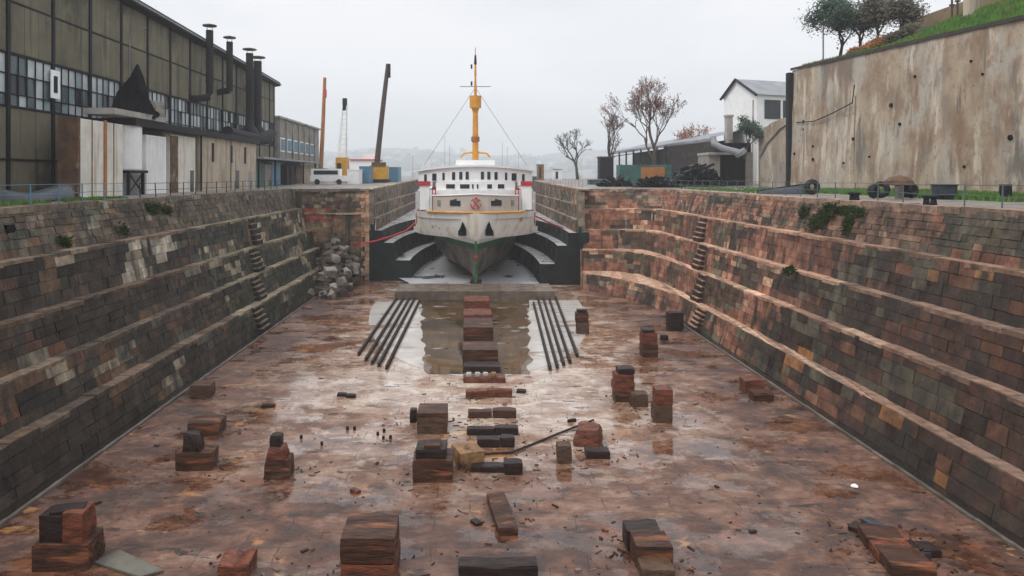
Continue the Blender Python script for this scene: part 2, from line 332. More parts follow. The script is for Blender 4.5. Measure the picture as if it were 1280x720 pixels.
# ------------------------------------------------------------------ masonry walls
def lerp(a, b, t): return tuple(a[i]+(b[i]-a[i])*t for i in range(3))
PP = [None]
def pick(rng, pal):
    s = sum(p[0] for p in pal); u = rng.random()
    if PP[0] is not None and u > .13: u = min(.999, max(0, .5+1.3*mnoise.noise(Vector((PP[0].x*.3, PP[0].y*.22, PP[0].z*.55)))+.35*mnoise.noise(PP[0]*1.1)+rng.uniform(-.09, .09)))
    r = u*s
    for w_, c in pal:
        r -= w_
        if r <= 0: break
    v = rng.uniform(.82, 1.16)*(1+(.45*mnoise.noise(PP[0]*.9+Vector((9, 9, 9))) if PP[0] is not None else 0)); 
    if PP[0] is not None and PP[0].x < -13: k = .86 if PP[0].z < 7.35 else .8; return (c[0]*v*1.03*k, c[1]*v*.97*k, c[2]*v*.86*k)
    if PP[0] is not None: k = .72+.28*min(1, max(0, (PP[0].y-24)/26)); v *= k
    return (c[0]*v*1.12, c[1]*v*.93, c[2]*v*.82)
def masonry(B, T, side, colfn, rng, hrow=.42, wmin=.6, wmax=1.5, off=.045, flush=False):
    """block courses between polylines B (bottom) and T (top)"""
    blocks, back = MB(), MB()
    for s in range(len(B)-1):
        b0, b1, t0, t1 = map(Vector, (B[s], B[s+1], T[s], T[s+1]))
        Ls = max((b1-b0).length, (t1-t0).length); Hh = ((t0-b0).length+(t1-b1).length)/2
        if Ls < .05: continue
        nrm = (b1-b0).cross(t0-b0).normalized()*side
        def pt(u, v): return (b0*(1-u)+b1*u)*(1-v)+(t0*(1-u)+t1*u)*v
        back.face([tuple(p-nrm*.05) for p in (b0, b1, t1, t0)])
        rows = max(1, round(Hh/hrow)); vs = [0]
        ww = [rng.uniform(.75, 1.25) for _ in range(rows)]; tot = sum(ww)
        for q in ww: vs.append(vs[-1]+q/tot)
        for r in range(rows):
            u = -rng.random()*wmax/Ls
            while u < 1:
                u1 = u+rng.uniform(wmin, wmax)/Ls; a, bb = max(0, u), min(1, u1); u = u1
                if (bb-a)*Ls < .12: continue
                g = .011; v0, v1 = vs[r]+g/Hh, vs[r+1]-g/Hh; ga = g/Ls
                mid = pt((a+bb)/2, (v0+v1)/2); PP[0] = Vector(mid); c = colfn(mid, rng)
                if c is None: continue
                o = nrm*rng.uniform(-.01, off)
                j = lambda: Vector((rng.uniform(-.012, .012), rng.uniform(-.012, .012), rng.uniform(-.012, .012)))
                F = [pt(a+ga, v0)+o+j(), pt(bb-ga, v0)+o+j(), pt(bb-ga, v1)+o+j(), pt(a+ga, v1)+o+j()]
                K = [pt(a, vs[r])-nrm*.06, pt(bb, vs[r])-nrm*.06, pt(bb, vs[r+1])-nrm*.06, pt(a, vs[r+1])-nrm*.06]
                blocks.face(F if side > 0 else F[::-1], c)
                for k in range(4):
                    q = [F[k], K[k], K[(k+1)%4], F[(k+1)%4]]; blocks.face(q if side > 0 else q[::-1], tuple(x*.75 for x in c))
    return blocks, back
def ledge(T, B2, side, colfn, rng, lip=.06, thick=.20):
    """capping stones from the front edge T back to the next wall foot B2"""
    mbk = MB()
    for s in range(len(T)-1):
        t0, t1, b0, b1 = map(Vector, (T[s], T[s+1], B2[s], B2[s+1]))
        Ls = max((t1-t0).length, (b1-b0).length)
        if Ls < .05: continue
        u = 0
        while u < 1:
            u1 = min(1, u+rng.uniform(.8, 2.2)/Ls)
            if (1-u1)*Ls < .5: u1 = 1
            ga = .012/Ls; dz = Vector((0, 0, rng.uniform(0, .06))); lp = lip+rng.uniform(-.06, .05)
            f0, f1 = t0.lerp(t1, u+ga), t0.lerp(t1, u1-ga); k0, k1 = b0.lerp(b1, u+ga), b0.lerp(b1, u1-ga)
            n0 = (f0-k0); n0.z = 0; n0 = n0.normalized() if n0.length > .01 else Vector((side, 0, 0))
            f0, f1 = f0+n0*lp+dz, f1+n0*lp+dz; k0, k1 = k0-n0*.08+dz, k1-n0*.08+dz
            PP[0] = Vector((f0+f1)/2); c = colfn((f0+f1)/2, rng); dn = Vector((0, 0, thick*rng.uniform(.75, 1.1)))
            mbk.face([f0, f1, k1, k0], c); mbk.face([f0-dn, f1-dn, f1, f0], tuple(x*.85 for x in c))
            mbk.face([f0-dn, f0, k0, k0-dn], c); mbk.face([f1, f1-dn, k1-dn, k1], c); mbk.face([f0-dn, k0-dn, k1-dn, f1-dn], c)
            u = u1
    return mbk
DK = [(.045,.036,.031),(.065,.052,.044),(.085,.068,.056),(.055,.055,.047),(.105,.062,.046)]
def n3(p, s, o=0): return mnoise.noise(Vector((p[0]*s+o, p[1]*s, p[2]*s*1.5)))
def col_left(p, rng):
    d, z = p[1], p[2]
    if z > 7.5:
        pal = [(3,(.15,.125,.10)),(3,(.11,.088,.07)),(2,(.19,.16,.13)),(1,(.21,.13,.09)),(1,(.13,.15,.12))]
        if 38 < d < 46 and n3(p, .35, 3) > -.05: pal += [(5,(.33,.34,.31))]
    else:
        pal = [(3,DK[0]),(4,DK[1]),(3,DK[2]),(2,DK[3]),(1.6,DK[4]),(.35,(.34,.31,.26)),(1.5,(.15,.10,.07))]
        if d > 50: pal = [(4,(.035,.042,.034)),(4,(.05,.06,.045)),(2,(.075,.08,.062)),(1,(.10,.075,.055)),(.25,(.3,.28,.22))]
        if d > 50 and z > 5: pal += [(4,(.15,.11,.09)),(2,(.22,.17,.13)),(1.5,(.5,.46,.38))]
        if 5.6 < z < 7.3 and 36 < d < 46 and n3(p, .3, 8) > -.15: pal += [(14,(.48,.47,.44))]
        elif 3 < z < 5.6 and 35 < d < 44 and n3(p, .5, 5) > .1: pal += [(7,(.42,.40,.36))]
        elif z < 3 and 31 < d < 42 and n3(p, .5, 5) > .05: pal += [(3,(.28,.26,.23))]
        if d < 38 and n3(p, .25, 20) > .1: pal += [(3,(.15,.08,.05))]
        if n3(p, .3, 70) > .22: pal += [(5,(.12,.135,.115)),(2,(.3,.28,.24))]
        if n3(p, .3, 90) > .25: pal += [(4,(.03,.027,.025))]
    return pick(rng, pal)
def col_right(p, rng):
    d, z = p[1], p[2]
    if z > 7.5:
        pal = [(3,(.22,.17,.135)),(3,(.16,.12,.10)),(2,(.27,.20,.155)),(2,(.24,.135,.10)),(1,(.13,.13,.10))]
        if d > 50: pal = [(3,(.28,.17,.13)),(2,(.20,.12,.09)),(2,(.22,.20,.16)),(1,(.36,.26,.2)),(1,(.10,.08,.07))]
    elif d > 46:
        pal = [(4,(.26,.145,.11)),(3,(.33,.21,.16)),(2,(.17,.095,.075)),(2,(.16,.165,.13)),(.7,(.46,.36,.27)),(1,(.10,.075,.06))]
    elif d > 33:
        pal = [(3,(.19,.11,.085)),(2,(.24,.15,.115)),(3,(.11,.075,.062)),(2.5,(.10,.105,.085)),(.4,(.42,.35,.28)),(2,(.06,.048,.043))]
    else:
        pal = [(3,(.10,.065,.055)),(3,(.065,.048,.044)),(2,(.15,.09,.065)),(2,(.085,.075,.066)),(.35,(.3,.2,.11))]
    if z < 2.2 and d < 42: pal += [(2.5,(.30,.175,.085)),(4,(.045,.033,.028))]
    if n3(p, .22, 31) > .22: pal += [(9,(.055,.05,.045))]
    if n3(p, .25, 51) > .28: pal += [(6,(.11,.12,.10))]
    return pick(rng, pal)
def cap_left(p, rng):
    d, z = p[1], p[2]
    if z > 9: return pick(rng, [(3,(.30,.27,.24)),(2,(.22,.2,.175))])
    if d > 50: return pick(rng, [(3,(.42,.38,.30)),(2,(.33,.31,.24)),(1,(.2,.2,.15))])
    return pick(rng, [(3,(.16,.13,.11)),(3,(.21,.15,.12)),(2,(.14,.115,.10)),(.6,(.52,.48,.4)),(3,(.30,.24,.20))])
def cap_right(p, rng):
    d, z = p[1], p[2]
    if z > 9: return pick(rng, [(3,(.40,.35,.31)),(2,(.32,.28,.25))])
    if d > 40: return pick(rng, [(3,(.55,.43,.35)),(3,(.46,.34,.28)),(1,(.62,.52,.43))])
    return pick(rng, [(3,(.33,.27,.24)),(3,(.40,.31,.26)),(2,(.24,.205,.19)),(.4,(.58,.5,.42))])

def lv(z0, k): return lambda d: z0-k*d
def path(pts, zf): return [(x, y, zf(y)) for x, y in pts]
def dock_wall(root, levels, side, colf, capf, rng):
    """levels: list of (bottom xy path, top xy path, z function bottom, z function top)"""
    for i, (Bp, Tp, zb, zt) in enumerate(levels):
        top = i == len(levels)-1
        B, T = path(Bp, zb), path(Tp, zt)
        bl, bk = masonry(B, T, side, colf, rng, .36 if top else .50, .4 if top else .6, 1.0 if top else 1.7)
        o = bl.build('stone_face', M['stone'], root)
        bk.build('mortar_bed', M['mortar'], o)
        if not top:
            B2 = path(levels[i+1][0], levels[i+1][2])
            ledge([(x, y, z) for x, y, z in T], [(x, y, T[k][2]) for k, (x, y, z) in enumerate(B2)], side, capf, rng).build('stone_ledge', M['cap'], root)
        else:
            back = [(x-side*0+(1.1*(-1 if x < 0 else 1) if abs(x) > 15 else 0), y, zt(y)) for x, y in Tp]
            # quay edge coping, 1.1 m wide
            bx = [(x+(1.1 if x > 0 else -1.1), y+1.1*(1 if k >= 1 else 0), zt(y)) for k, (x, y) in enumerate(Tp)]
            ledge([(x, y, z+.02) for x, y, z in T], [(x, y, z+.02) for x, y, z in bx], side, capf, rng, .12, .34).build('coping', M['cap'], root)

rngL, rngR = random.Random(11), random.Random(12)
zl = [lv(0,.01), lv(1.82,.009), lv(3.49,.006), lv(5.36,.005), lv(7.43,0), lv(QZ,0)]
xl = [(-15.8,-16.25),(-16.85,-17.3),(-17.85,-18.3),(-18.85,-19.3),(-19.9,-20.6)]
lev = []
Y0 = 2
for i, (xb, xt) in enumerate(xl):
    lev.append(([(xb,Y0),(xb,50),(xb,82),(-11.8,82)], [(xt,Y0),(xt,50),(xt,82),(-11.8,82)], (lambda i: (lambda d: zl[i](d)))(i), (lambda i: (lambda d: zl[i+1](d)))(i)))
# left: the return face is one plane, so its courses are built once full height
rootL = thing('dock_wall', 'dark stepped stone dock wall on the left below the old factory', 'dock wall')
dock_wall(rootL, [([p for p in a[:3]], [p for p in b[:3]], z0, z1) for a, b, z0, z1 in lev], 1, col_left, cap_left, rngL)
def col_face(p, rng):
    z = p[2]
    if z > 7.4: return pick(rng, [(3,(.16,.13,.11)),(2,(.10,.085,.075)),(1.5,(.42,.36,.27)),(2,(.24,.15,.11))])
    return pick(rng, [(3,(.25,.165,.12)),(3,(.32,.23,.16)),(3,(.36,.10,.075)),(2,(.17,.17,.125)),(1,(.14,.11,.09))] if z > 3 else [(3,(.27,.2,.15)),(3,(.20,.16,.12)),(1,(.12,.12,.09))])
rootLF = thing('dock_wall', 'upright reddish stone wall end facing the viewer left of the ship', 'dock wall', (-16, 82, 0))
bl, bk = masonry([(-20.6,82,-.8),(-11.8,82,-.8)], [(-20.6,82,QZ),(-11.8,82,QZ)], 1, col_face, rngL, .45, .5, 1.2)
o = bl.build('stone_face', M['stone'], rootLF); bk.build('mortar_bed', M['mortar'], o)
ledge([(-20.6,82,QZ+.02),(-11.8,82,QZ+.02)], [(-20.6,83.1,QZ+.02),(-11.8,83.1,QZ+.02)], 1, cap_left, rngL, .12, .34).build('coping', M['cap'], rootLF)
ledge([(-20,82,6.9),(-12.1,82,6.9)], [(-20,82.3,6.9),(-12.1,82.3,6.9)], 1, cap_right, rngL, .16, .2).build('string_course', M['cap'], rootLF)
MB().box((-20.6, 31.3, 8.45), (-20.22, 31.85, 8.9)).build('drain_hole', M['black'], rootL)
# pale quoin column at its corner
mb = MB(); z = -.8; k = 0
while z < QZ-.4:
    h = .55; mb.box((-12.6 if k % 2 else -12.2, 81.88, z+.02), (-11.7, 82.9, z+h-.02), col=pick(rngL, [(1,(.40,.31,.23)),(1,(.46,.39,.29))])); z += h; k += 1
mb.build('quoin', M['stone'], rootLF)

# right wall, the ledges turn the corner
zr = [lv(0,.01), lv(1.55,.009), lv(3.60,.006), lv(5.53,.004), lv(7.44,0), lv(QZ,0)]
fp = [[(17.05,Y0),(17.05,40),(17.05,60),(15.8,66),(13.5,72),(11.9,74.6)],
      [(18.05,Y0),(18.05,45),(18.05,68),(17.2,74),(15,77),(11.9,77.4)],
      [(19.05,Y0),(19.05,45),(19.05,74),(18.4,77.2),(16,78.4),(11.9,78.5)],
      [(20.05,Y0),(20.05,45),(20.05,76),(19.6,78.6),(17,79.5),(11.9,79.5)],
      [(21.1,Y0),(21.1,45),(21.1,77),(20.8,79.6),(18,80.6),(11.9,80.6)]]
ft = [[(x+(.42 if y < 66 else .3 if y < 77.3 and x > 15.5 else .1), y+(.28 if y > 65 else 0)) for x, y in q] for q in fp]
ft[4] = [(21.7,Y0),(21.7,45),(21.7,78),(21.5,80.4),(18.5,81.3),(11.9,81.3)]
ft[0] = [(17.47,Y0),(17.47,40),(17.47,60.3),(16.3,66.4),(13.9,72.6),(11.9,75.2)]
rootR = thing('dock_wall', 'reddish stepped stone dock wall on the right turning the corner towards the ship', 'dock wall')
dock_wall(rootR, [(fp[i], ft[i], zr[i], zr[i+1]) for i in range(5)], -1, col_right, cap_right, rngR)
mb = MB(); rq = random.Random(3)
for i in range(5):
    z, zt = zr[i](78), zr[i+1](78)-.02; yb = ft[i][-1][1]; n = max(1, round((zt-z)/.55)); h = (zt-z)/n
    for k in range(n): 
        y = yb-.12+(.06 if k % 2 else 0)
        mb.box((11.72, y, z+k*h+.012), (12.5+(.4 if k % 2 else 0), 82.3, z+(k+1)*h-.012), col=pick(rq, [(2,(.42,.32,.24)),(1,(.5,.42,.32)),(1,(.3,.2,.15))]))
mb.build('quoin', M['stone'], rootR)

# inner dock holding the ship : stepped walls on both sides
def oval(a, b, dc, d, mn): 
    q = 1-((d-dc)/b)**2; return max(mn, a*math.sqrt(q)) if q > 0 else mn
DS = [78.5, 80, 82, 84, 86, 88, 90, 92, 94, 97, 100, 104, 110, 125, 145, 165]
def chan(side, label, cx=.2):
    Y1 = 78.5 if side > 0 else 81.9; ds = [Y1]+[d for d in DS if d > Y1+.2]
    root = thing('inner_dock_wall', label, 'dock wall', (cx+side*9, Y1, 0))
    r1 = [oval(7.0, 31, 82, d, 5.2) for d in ds]; r2 = [oval(8.9, 31, 82, d, 6.0) for d in ds]; r3 = [oval(10.2, 36, 82, d, 6.9) for d in ds]
    lv_ = [(r1, -.9, 1.5), (r2, 1.5, 3.5), (r3, 3.5, 4.9)]
    ris, tr = MB(), MB()
    for i, (rr, z0, z1) in enumerate(lv_):
        nxt = lv_[i+1][0] if i < 2 else [11.3]*len(ds)
        for k in range(len(ds)-1):
            a, b = cx+side*rr[k], cx+side*rr[k+1]; at, bt = a+side*.25, b+side*.25; c, e = cx+side*nxt[k], cx+side*nxt[k+1]
            ris.face([(a,ds[k],z0),(b,ds[k+1],z0),(bt,ds[k+1],z1),(at,ds[k],z1)])
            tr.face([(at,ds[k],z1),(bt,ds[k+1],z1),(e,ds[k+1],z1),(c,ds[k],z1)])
    # front cheeks towards the viewer, stepped
    for i, (a_, z0, z1) in enumerate(((r1[0], -.9, 1.5), (r2[0], 1.5, 3.5), (r3[0], 3.5, 4.9))):
        a = cx+side*a_; b = cx+side*11.9; ris.face([(a,Y1,z0),(b,Y1,z0),(b,Y1,z1),(a+side*.25,Y1,z1)])
    b0_, b1_ = sorted((cx+side*11.35, cx+side*12.6)); ris.box((b0_, Y1+.06, -.9), (b1_, Y1+1.2, 4.9))
    MB().box((b0_, Y1+.07, 4.9), (b1_-(0 if side < 0 else .5), Y1+1.2, 9.3), col=(.24, .20, .16)).build('corner_pier', M['stone'], root)
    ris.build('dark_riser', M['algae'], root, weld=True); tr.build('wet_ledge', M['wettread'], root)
    # upper masonry with narrow ledges
    rng = random.Random(20+side); y0 = 79 if side > 0 else 82
    colc = lambda p, rng: pick(rng, [(3,(.22,.21,.18)),(3,(.17,.17,.14)),(2,(.27,.25,.21)),(1,(.10,.12,.10)),(.8,(.24,.14,.11))] if p[1] < 118 else [(3,(.12,.10,.09)),(2,(.16,.1,.09)),(1,(.08,.08,.07))])
    capc = lambda p, rng: pick(rng, [(1,(.42,.42,.37)),(1,(.33,.33,.29))])
    xw = [(11.2, 4.9, 6.3), (11.45, 6.3, 7.9), (11.7, 7.9, QZ)]
    for i, (xx, z0, z1) in enumerate(xw):
        xx = xx if side > 0 else xx-.1
        f0 = cx+side*xx; up = (lambda y: cz(y)) if i == 2 else (lambda y, z1=z1: z1)
        xo = f0+side*.05
        if side < 0: Bq, Tq = [(f0,y0,z0),(f0,125,z0),(f0,165,z0)], [(xo,y0,up(y0)),(xo,125,up(125)),(xo,165,up(165))]
        else: Bq, Tq = [(f0,y0,z0),(f0,125,z0),(f0,165,z0)], [(xo,y0,up(y0)),(xo,125,up(125)),(xo,165,up(165))]
        bl, bk = masonry(Bq, Tq, -side, colc, rng, .5, .8, 1.8)
        o = bl.build('stone_face', M['stone'], root); bk.build('mortar_bed', M['mortar'], o)
        nx_ = f0+side*(.3 if i < 2 else 1.3)
        ledge([(x, y, z+.01) for x, y, z in Tq], [(nx_, y, z+.01) for x, y, z in Tq], side, capc, rng, .08, .16).build('stone_ledge' if i < 2 else 'coping', M['cap'], root)
    # dark upright gate groove at the mouth
    xg = cx+side*11.4
    MB().box((min(xg, xg+side*.3), Y1-.35, -.9), (max(xg, xg+side*.3), Y1+.05, 5.6)).build('gate_groove', M['algae'], root)
    return root
chan(-1, 'inner dock side with dark rounded steps left of the ship')
chan(1, 'inner dock side with dark rounded steps right of the ship')
# far end of the inner dock (behind the ship)
mb = MB(); mb.box((-12, 163, -2), (12.6, 165.1, 8.9)); tag(mb.build('dock_gate', M['steeldark']), 'dark dock gate closing the basin behind the ship', 'dock gate')

# sill across the mouth
mb = MB()
for k in range(9):
    x0 = -7.3+k*1.68; mb.box((x0+.01, 68.3, fz(68)-.05), (x0+1.67, 73.2, .15+random.uniform(-.02, .02)), col=(random.uniform(.75, 1.1),)*3)
M['sill'] = mat('sill_stone', (.20, .155, .12), (.10, .075, .058), 1.2, .6, .3, vcol=True, space='World', r2=.35)
tag(mb.build('stone_sill', M['sill']), 'low brown stone sill across the dock in front of the ship', 'sill')
# lower floor pad around the ship
mb = MB(); mb.face([(-6.6,73.2,-.5),(7,73.2,-.5),(7.2,78,-.5),(9.6,84,-.5),(9.6,165,-.5),(-9.2,165,-.5),(-9.2,84,-.5),(-6.8,78,-.5)])
M['innerfloor'] = mat('wet_floor_painted_sky', (.78, .78, .80), (.55, .56, .6), .5, .25, .05, space='World', r2=.08, c3=(.06, .06, .07), s3=.35, thr3=(.58, .63))  # pale blue and dark blotches paint the wet floor's reflections into the colour
struct(mb.build('inner_dock_floor', M['innerfloor']))

# pale apron with the murky pool, outlined like the ferry's reflection, before the sill (curved front edge)
def ell(a0, a1, n, cx, cy, rx, ry): return [(cx+rx*math.cos(R(a0+(a1-a0)*i/n)), cy+ry*math.sin(R(a0+(a1-a0)*i/n))) for i in range(n+1)]
edge = ell(180, 360, 40, .5, 68, 9.5, 27)
def apron_mat():
    m = mat('pale_apron', (.58, .55, .52), (.40, .36, .33), .6, .3, .12, space='World', r2=.12, c3=(.25, .17, .13), s3=.5, thr3=(.52, .68), stretch=(.6, 1, 1)); return m
mb = MB(); q = [(x, y, fz(y)+.012) for x, y in edge]
for i in range(20): mb.face([q[i], q[i+1], q[39-i], q[40-i]])
struct(mb.build('apron', apron_mat()))
M['pool'] = mat('murky_pool_painted_reflection', (.13, .075, .035), (.03, .018, .009), .35, .08, .03, space='World', stretch=(.45, 1, 1), c3=(.38, .33, .28), s3=.9, thr3=(.6, .66), r2=.03, spec=.6)  # brown silt tone also paints in the reflection of the ferry
mb = MB(); pe = [(-4.9,68.25),(-4.6,60),(-4.0,52),(-3.0,44),(-2.7,41.8),(0,41.3),(3.0,41.6),(3.4,44),(4.2,52),(4.9,60),(5.4,68.25)]
n = len(pe)
rr_ = random.Random(5)
L_, R_ = [], []
for k in range(41):
    y = 41.6+k*(68.25-41.6)/40; t = (y-41.6)/26.6
    L_.append((-2.7-2.2*t+rr_.uniform(-.05, .05)+.5*mnoise.noise(Vector((y*.5,3,1))), y)); R_.append((3.3+2.1*t+rr_.uniform(-.05, .05)+.5*mnoise.noise(Vector((y*.5,9,1))), y))
for k in range(40):
    mb.face([(L_[k][0],L_[k][1],fz(L_[k][1])+.02),(R_[k][0],R_[k][1],fz(R_[k][1])+.02),(R_[k+1][0],R_[k+1][1],fz(R_[k+1][1])+.02),(L_[k+1][0],L_[k+1][1],fz(L_[k+1][1])+.02)])
struct(mb.build('pool_water', M['pool']))

# gutters along the wall feet
mb = MB()
for x0, x1, side in ((-15.75, -15.1, 'left'), (16.35, 17.0, 'right')):
    mb = MB(); 
    for k in range(52):
        y = 4+k*1.5
        if y > 60 and side == 'right': continue
        if y > 80: continue
        inner = x1 if side == 'left' else x0
        a, b = (inner-.14, inner) if side == 'left' else (inner, inner+.14)
        mb.box((a, y+.01, fz(y)-.03), (b, y+1.48, fz(y)+.09+random.uniform(-.01, .01)), col=(random.uniform(.7, 1.1),)*3)
    M['kerb'] = mat('kerb_stone', (.17, .14, .12), (.08, .065, .055), 1.5, .5, .3, vcol=True, space='World')
    tag(mb.build('drain_kerb', M['kerb']), f'low stone drain kerb along the foot of the {side} dock wall', 'kerb')
M['gutter'] = mat('gutter_bed', (.03, .024, .02), (.015, .012, .01), 2, .2, .1, space='World')
for a, b, e, nm in ((-15.8, -15.24, 82, 'left'), (16.49, 17.05, 60, 'right')):
    struct(MB().face([(a,2,fz(2)+.006),(b,2,fz(2)+.006),(b,e,fz(e)+.006),(a,e,fz(e)+.006)]).build('gutter_channel', M['gutter']))

# launching rails beside the pool
railL = [((502,365),(448,445)),((508,368),(457,452)),((513,372),(465,456)),((518,375),(473,459)),((524,378),(483,462))]
railR = [((687,363),(722,447)),((682,367),(713,455)),((677,370),(705,458)),((672,373),(697,461)),((667,380),(688,463))]
for grp, nm, sl_ in ((railL, 'left', 'diagonal'), (railR, 'right', 'diagonal')):
    for i, (a, b) in enumerate(grp):
        da, db = floor_d(max(a[1], 373)), floor_d(b[1]); xa, xb = X(a[0], FP*H/(a[1]-230)), X(b[0], db)
        A, B = Vector((xa, da, fz(da))), Vector((xb, db, fz(db))); dr = (B-A).normalized(); sd_ = dr.cross(Vector((0, 0, 1)))*.07
        mb = MB()
        for s0, s1, z0, z1 in ((-1.3, 1.3, .02, .07), (-.45, .45, .07, .17), (-1, 1, .17, .24)):
            P = [A+sd_*s0, A+sd_*s1, B+sd_*s1, B+sd_*s0]; lo, hi = [p+Vector((0,0,z0)) for p in P], [p+Vector((0,0,z1)) for p in P]
            mb.face(hi); 
            for k in range(4): mb.face([lo[k], lo[(k+1)%4], hi[(k+1)%4], hi[k]])
        who = ['outermost', 'second from the outside', 'middle', 'fourth from the outside', 'innermost'][i]
        tag(mb.build('slip_rail', M['rail'], weld=False), f'{who} of the five dark rails {nm} of the murky pool', 'rail', 'slip rails beside the pool')

# ------------------------------------------------------------------ stone stairs on the side walls
def stair(side, label, yc):
    root = thing('stone_stairs', label, 'stairs', (side*17, yc, 0)); rng = random.Random(5+side)
    Xs = [(abs(a[0]), abs(a[1])) for a in xl] if side < 0 else [(17.05,17.47),(18.05,18.47),(19.05,19.47),(20.05,20.47)]
    zz = zl if side < 0 else zr
    for i in range(4):
        z0, z1 = zz[i](yc), zz[i+1](yc); nst = 5; h = (z1-z0)/nst; y = yc+i*2.9
        run = .95/nst; mb = MB(); x_b, x_t = Xs[i]
        for s in range(nst):
            xo = x_b-.40+(x_t-x_b+.40)*s/nst; xi = x_t+.06
            a, b = sorted((side*xo, side*xi)); g = rng.uniform(.8, 1.15)
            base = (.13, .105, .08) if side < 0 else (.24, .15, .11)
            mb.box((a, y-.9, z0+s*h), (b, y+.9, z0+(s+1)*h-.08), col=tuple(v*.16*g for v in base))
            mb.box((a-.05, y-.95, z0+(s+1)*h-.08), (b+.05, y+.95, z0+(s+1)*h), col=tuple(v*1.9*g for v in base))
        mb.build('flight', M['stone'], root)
stair(-1, 'steep dark stone steps climbing the left dock wall', 54)
stair(1, 'steep reddish stone steps climbing the right dock wall', 54.5)

# ------------------------------------------------------------------ plants on the walls
def tufts(name, label, pts, m, n, size, seed, cat='wall plant', group=None, up=.5):
    rng = random.Random(seed); mb = MB(); c0 = Vector(pts[0])
    for k in range(n):
        i = rng.randrange(len(pts)-1) if len(pts) > 1 else 0; a, b = Vector(pts[i]), Vector(pts[min(i+1, len(pts)-1)])
        p = a.lerp(b, rng.random())+Vector((rng.gauss(0, size*.25), rng.gauss(0, size*.9), rng.gauss(0, size*.45)))
        d = Vector((rng.uniform(-1, 1), rng.uniform(-1, 1), rng.uniform(-.3, 1)*up*2)).normalized(); s = rng.uniform(.08, .2)
        u = d.cross(Vector((rng.random(), rng.random(), rng.random()))).normalized()
        mb.face([p-u*s*.4, p+u*s*.4, p+d*s*1.5])
    return tag(mb.build(name, m, origin=tuple(c0)), label, cat, group)
for i, (pts, n, s, lb) in enumerate([
    ([(21.25,42.5,9.2),(21.1,44.5,7.9)], 1500, .35, 'green creeper slanting down the top of the right wall near the tyres'),
    ([(21.5,39.6,9.0),(21.5,42.2,9.0)], 1500, .22, 'long mossy clump just below the right quay edge'),
    ([(21.3,40.6,8.7),(21.2,40.8,7.8)], 900, .18, 'narrow weed hanging under the long mossy clump'),
    ([(21.4,46.3,8.9),(21.3,46.5,8.5)], 700, .2, 'round green weed on the right wall top farthest along'),
    ([(19.1,43,5.5),(19.0,43.4,5.2)], 500, .16, 'small green tuft on a middle ledge of the right wall')]):
    tufts('wall_weed', lb, pts, M['moss'], n, s, 40+i, group='weeds growing on the dock walls')
for i, (y, z, n, s, lb) in enumerate([(45.5, 9.1, 900, .3, 'leafy green weed at the top of the left wall near the tank'), (47.5, 8.9, 600, .25, 'second leafy weed at the top of the left wall below the white doors'), (35, 7.9, 400, .25, 'weed sprouting low on the top band of the left wall'), (41, 8.0, 400, .3, 'weed beside the pale stones on the left wall')]):
    tufts('wall_weed', lb, [(-20.3+(9.1-z)*.25, y, z), (-20.3+(9.1-z)*.25, y+.6, z-.3)], M['moss'], n, s, 60+i, group='weeds growing on the dock walls')

# ------------------------------------------------------------------ blocks and debris on the dock floor
def rough(size, seed, jit=.03, cuts=3, notch=None, taper=0):
    bm = bmesh.new(); bmesh.ops.create_cube(bm, size=1)
    bmesh.ops.subdivide_edges(bm, edges=bm.edges[:], cuts=cuts, use_grid_fill=True)
    off = Vector((seed*3.7, seed*1.3, 0))
    for v in bm.verts:
        p = Vector((v.co.x*size[0], v.co.y*size[1], v.co.z*size[2]))
        e = sum(1 for c in v.co if abs(abs(c)-.5) < 1e-4)
        if e >= 2:                                   # worn arrises
            sh = .02*(.5+.9*abs(mnoise.noise(p*2+off))) * (1.8 if e == 3 else 1)
            p -= Vector((math.copysign(min(sh, size[0]*.2), p.x) if abs(abs(v.co.x)-.5) < 1e-4 else 0, math.copysign(min(sh, size[1]*.2), p.y) if abs(abs(v.co.y)-.5) < 1e-4 else 0, math.copysign(min(sh, size[2]*.2), p.z) if v.co.z > .49 else 0))
        k = 0 if v.co.z < -.49 else 1
        p += mnoise.noise_vector(p*1.9+off)*jit*k*min(1, min(size)*2.5)
        if taper: f = 1-taper*(v.co.z+.5); p.x *= f; p.y *= f
        if notch and v.co.z > .49: p.z -= notch*max(0, 1-abs(v.co.x)*2.6)
        p.z += size[2]/2; v.co = p
    return bm
bid = [0]
def block(px0, px1, d, z0, z1, depth, m, label, cat='timber block', name='keel_block', rz=0, jit=.03, taper=0, notch=None, group='blocks left on the dock floor', tilt=0, cuts=3):
    """front face at distance d spanning photo columns px0..px1, z0..z1; depth metres back"""
    bid[0] += 1
    x0, x1 = X(px0, d), X(px1, d); bm = rough((x1-x0, depth, z1-z0), bid[0], jit, cuts, notch, taper)
    me = bpy.data.meshes.new(name); bm.to_mesh(me); bm.free(); me.materials.append(M[m])
    o = bpy.data.objects.new(name, me); C.objects.link(o); o.location = ((x0+x1)/2, d+depth/2, z0); o.rotation_euler = (tilt, 0, rz)
    return tag(o, label, cat, group)
def on(px0, px1, yb, yt, depth, m, label, **k):      # standing on the floor
    d = floor_d(yb); return block(px0, px1, d, fz(d)-.02, Z(yt, d), depth, m, label, **k)
def up(px0, px1, ybase, y0, y1, depth, m, label, back=0, **k):   # resting on another block whose foot is at ybase
    d = floor_d(ybase)+back; return block(px0, px1, d, Z(y0, d), Z(y1, d), depth, m, label, **k)
RZ = lambda a: R(a)
on(236,261,499,482,1.1,'browntimber','lone squarish block nearest the left wall, behind the other left blocks', rz=R(4))
on(233,273,546,529,1.1,'timber','long low block just behind the two stacked blocks near the left wall', rz=R(2))
on(218,264,589,566,.9,'timber','broad lower block of the pair near the left wall', rz=R(2))
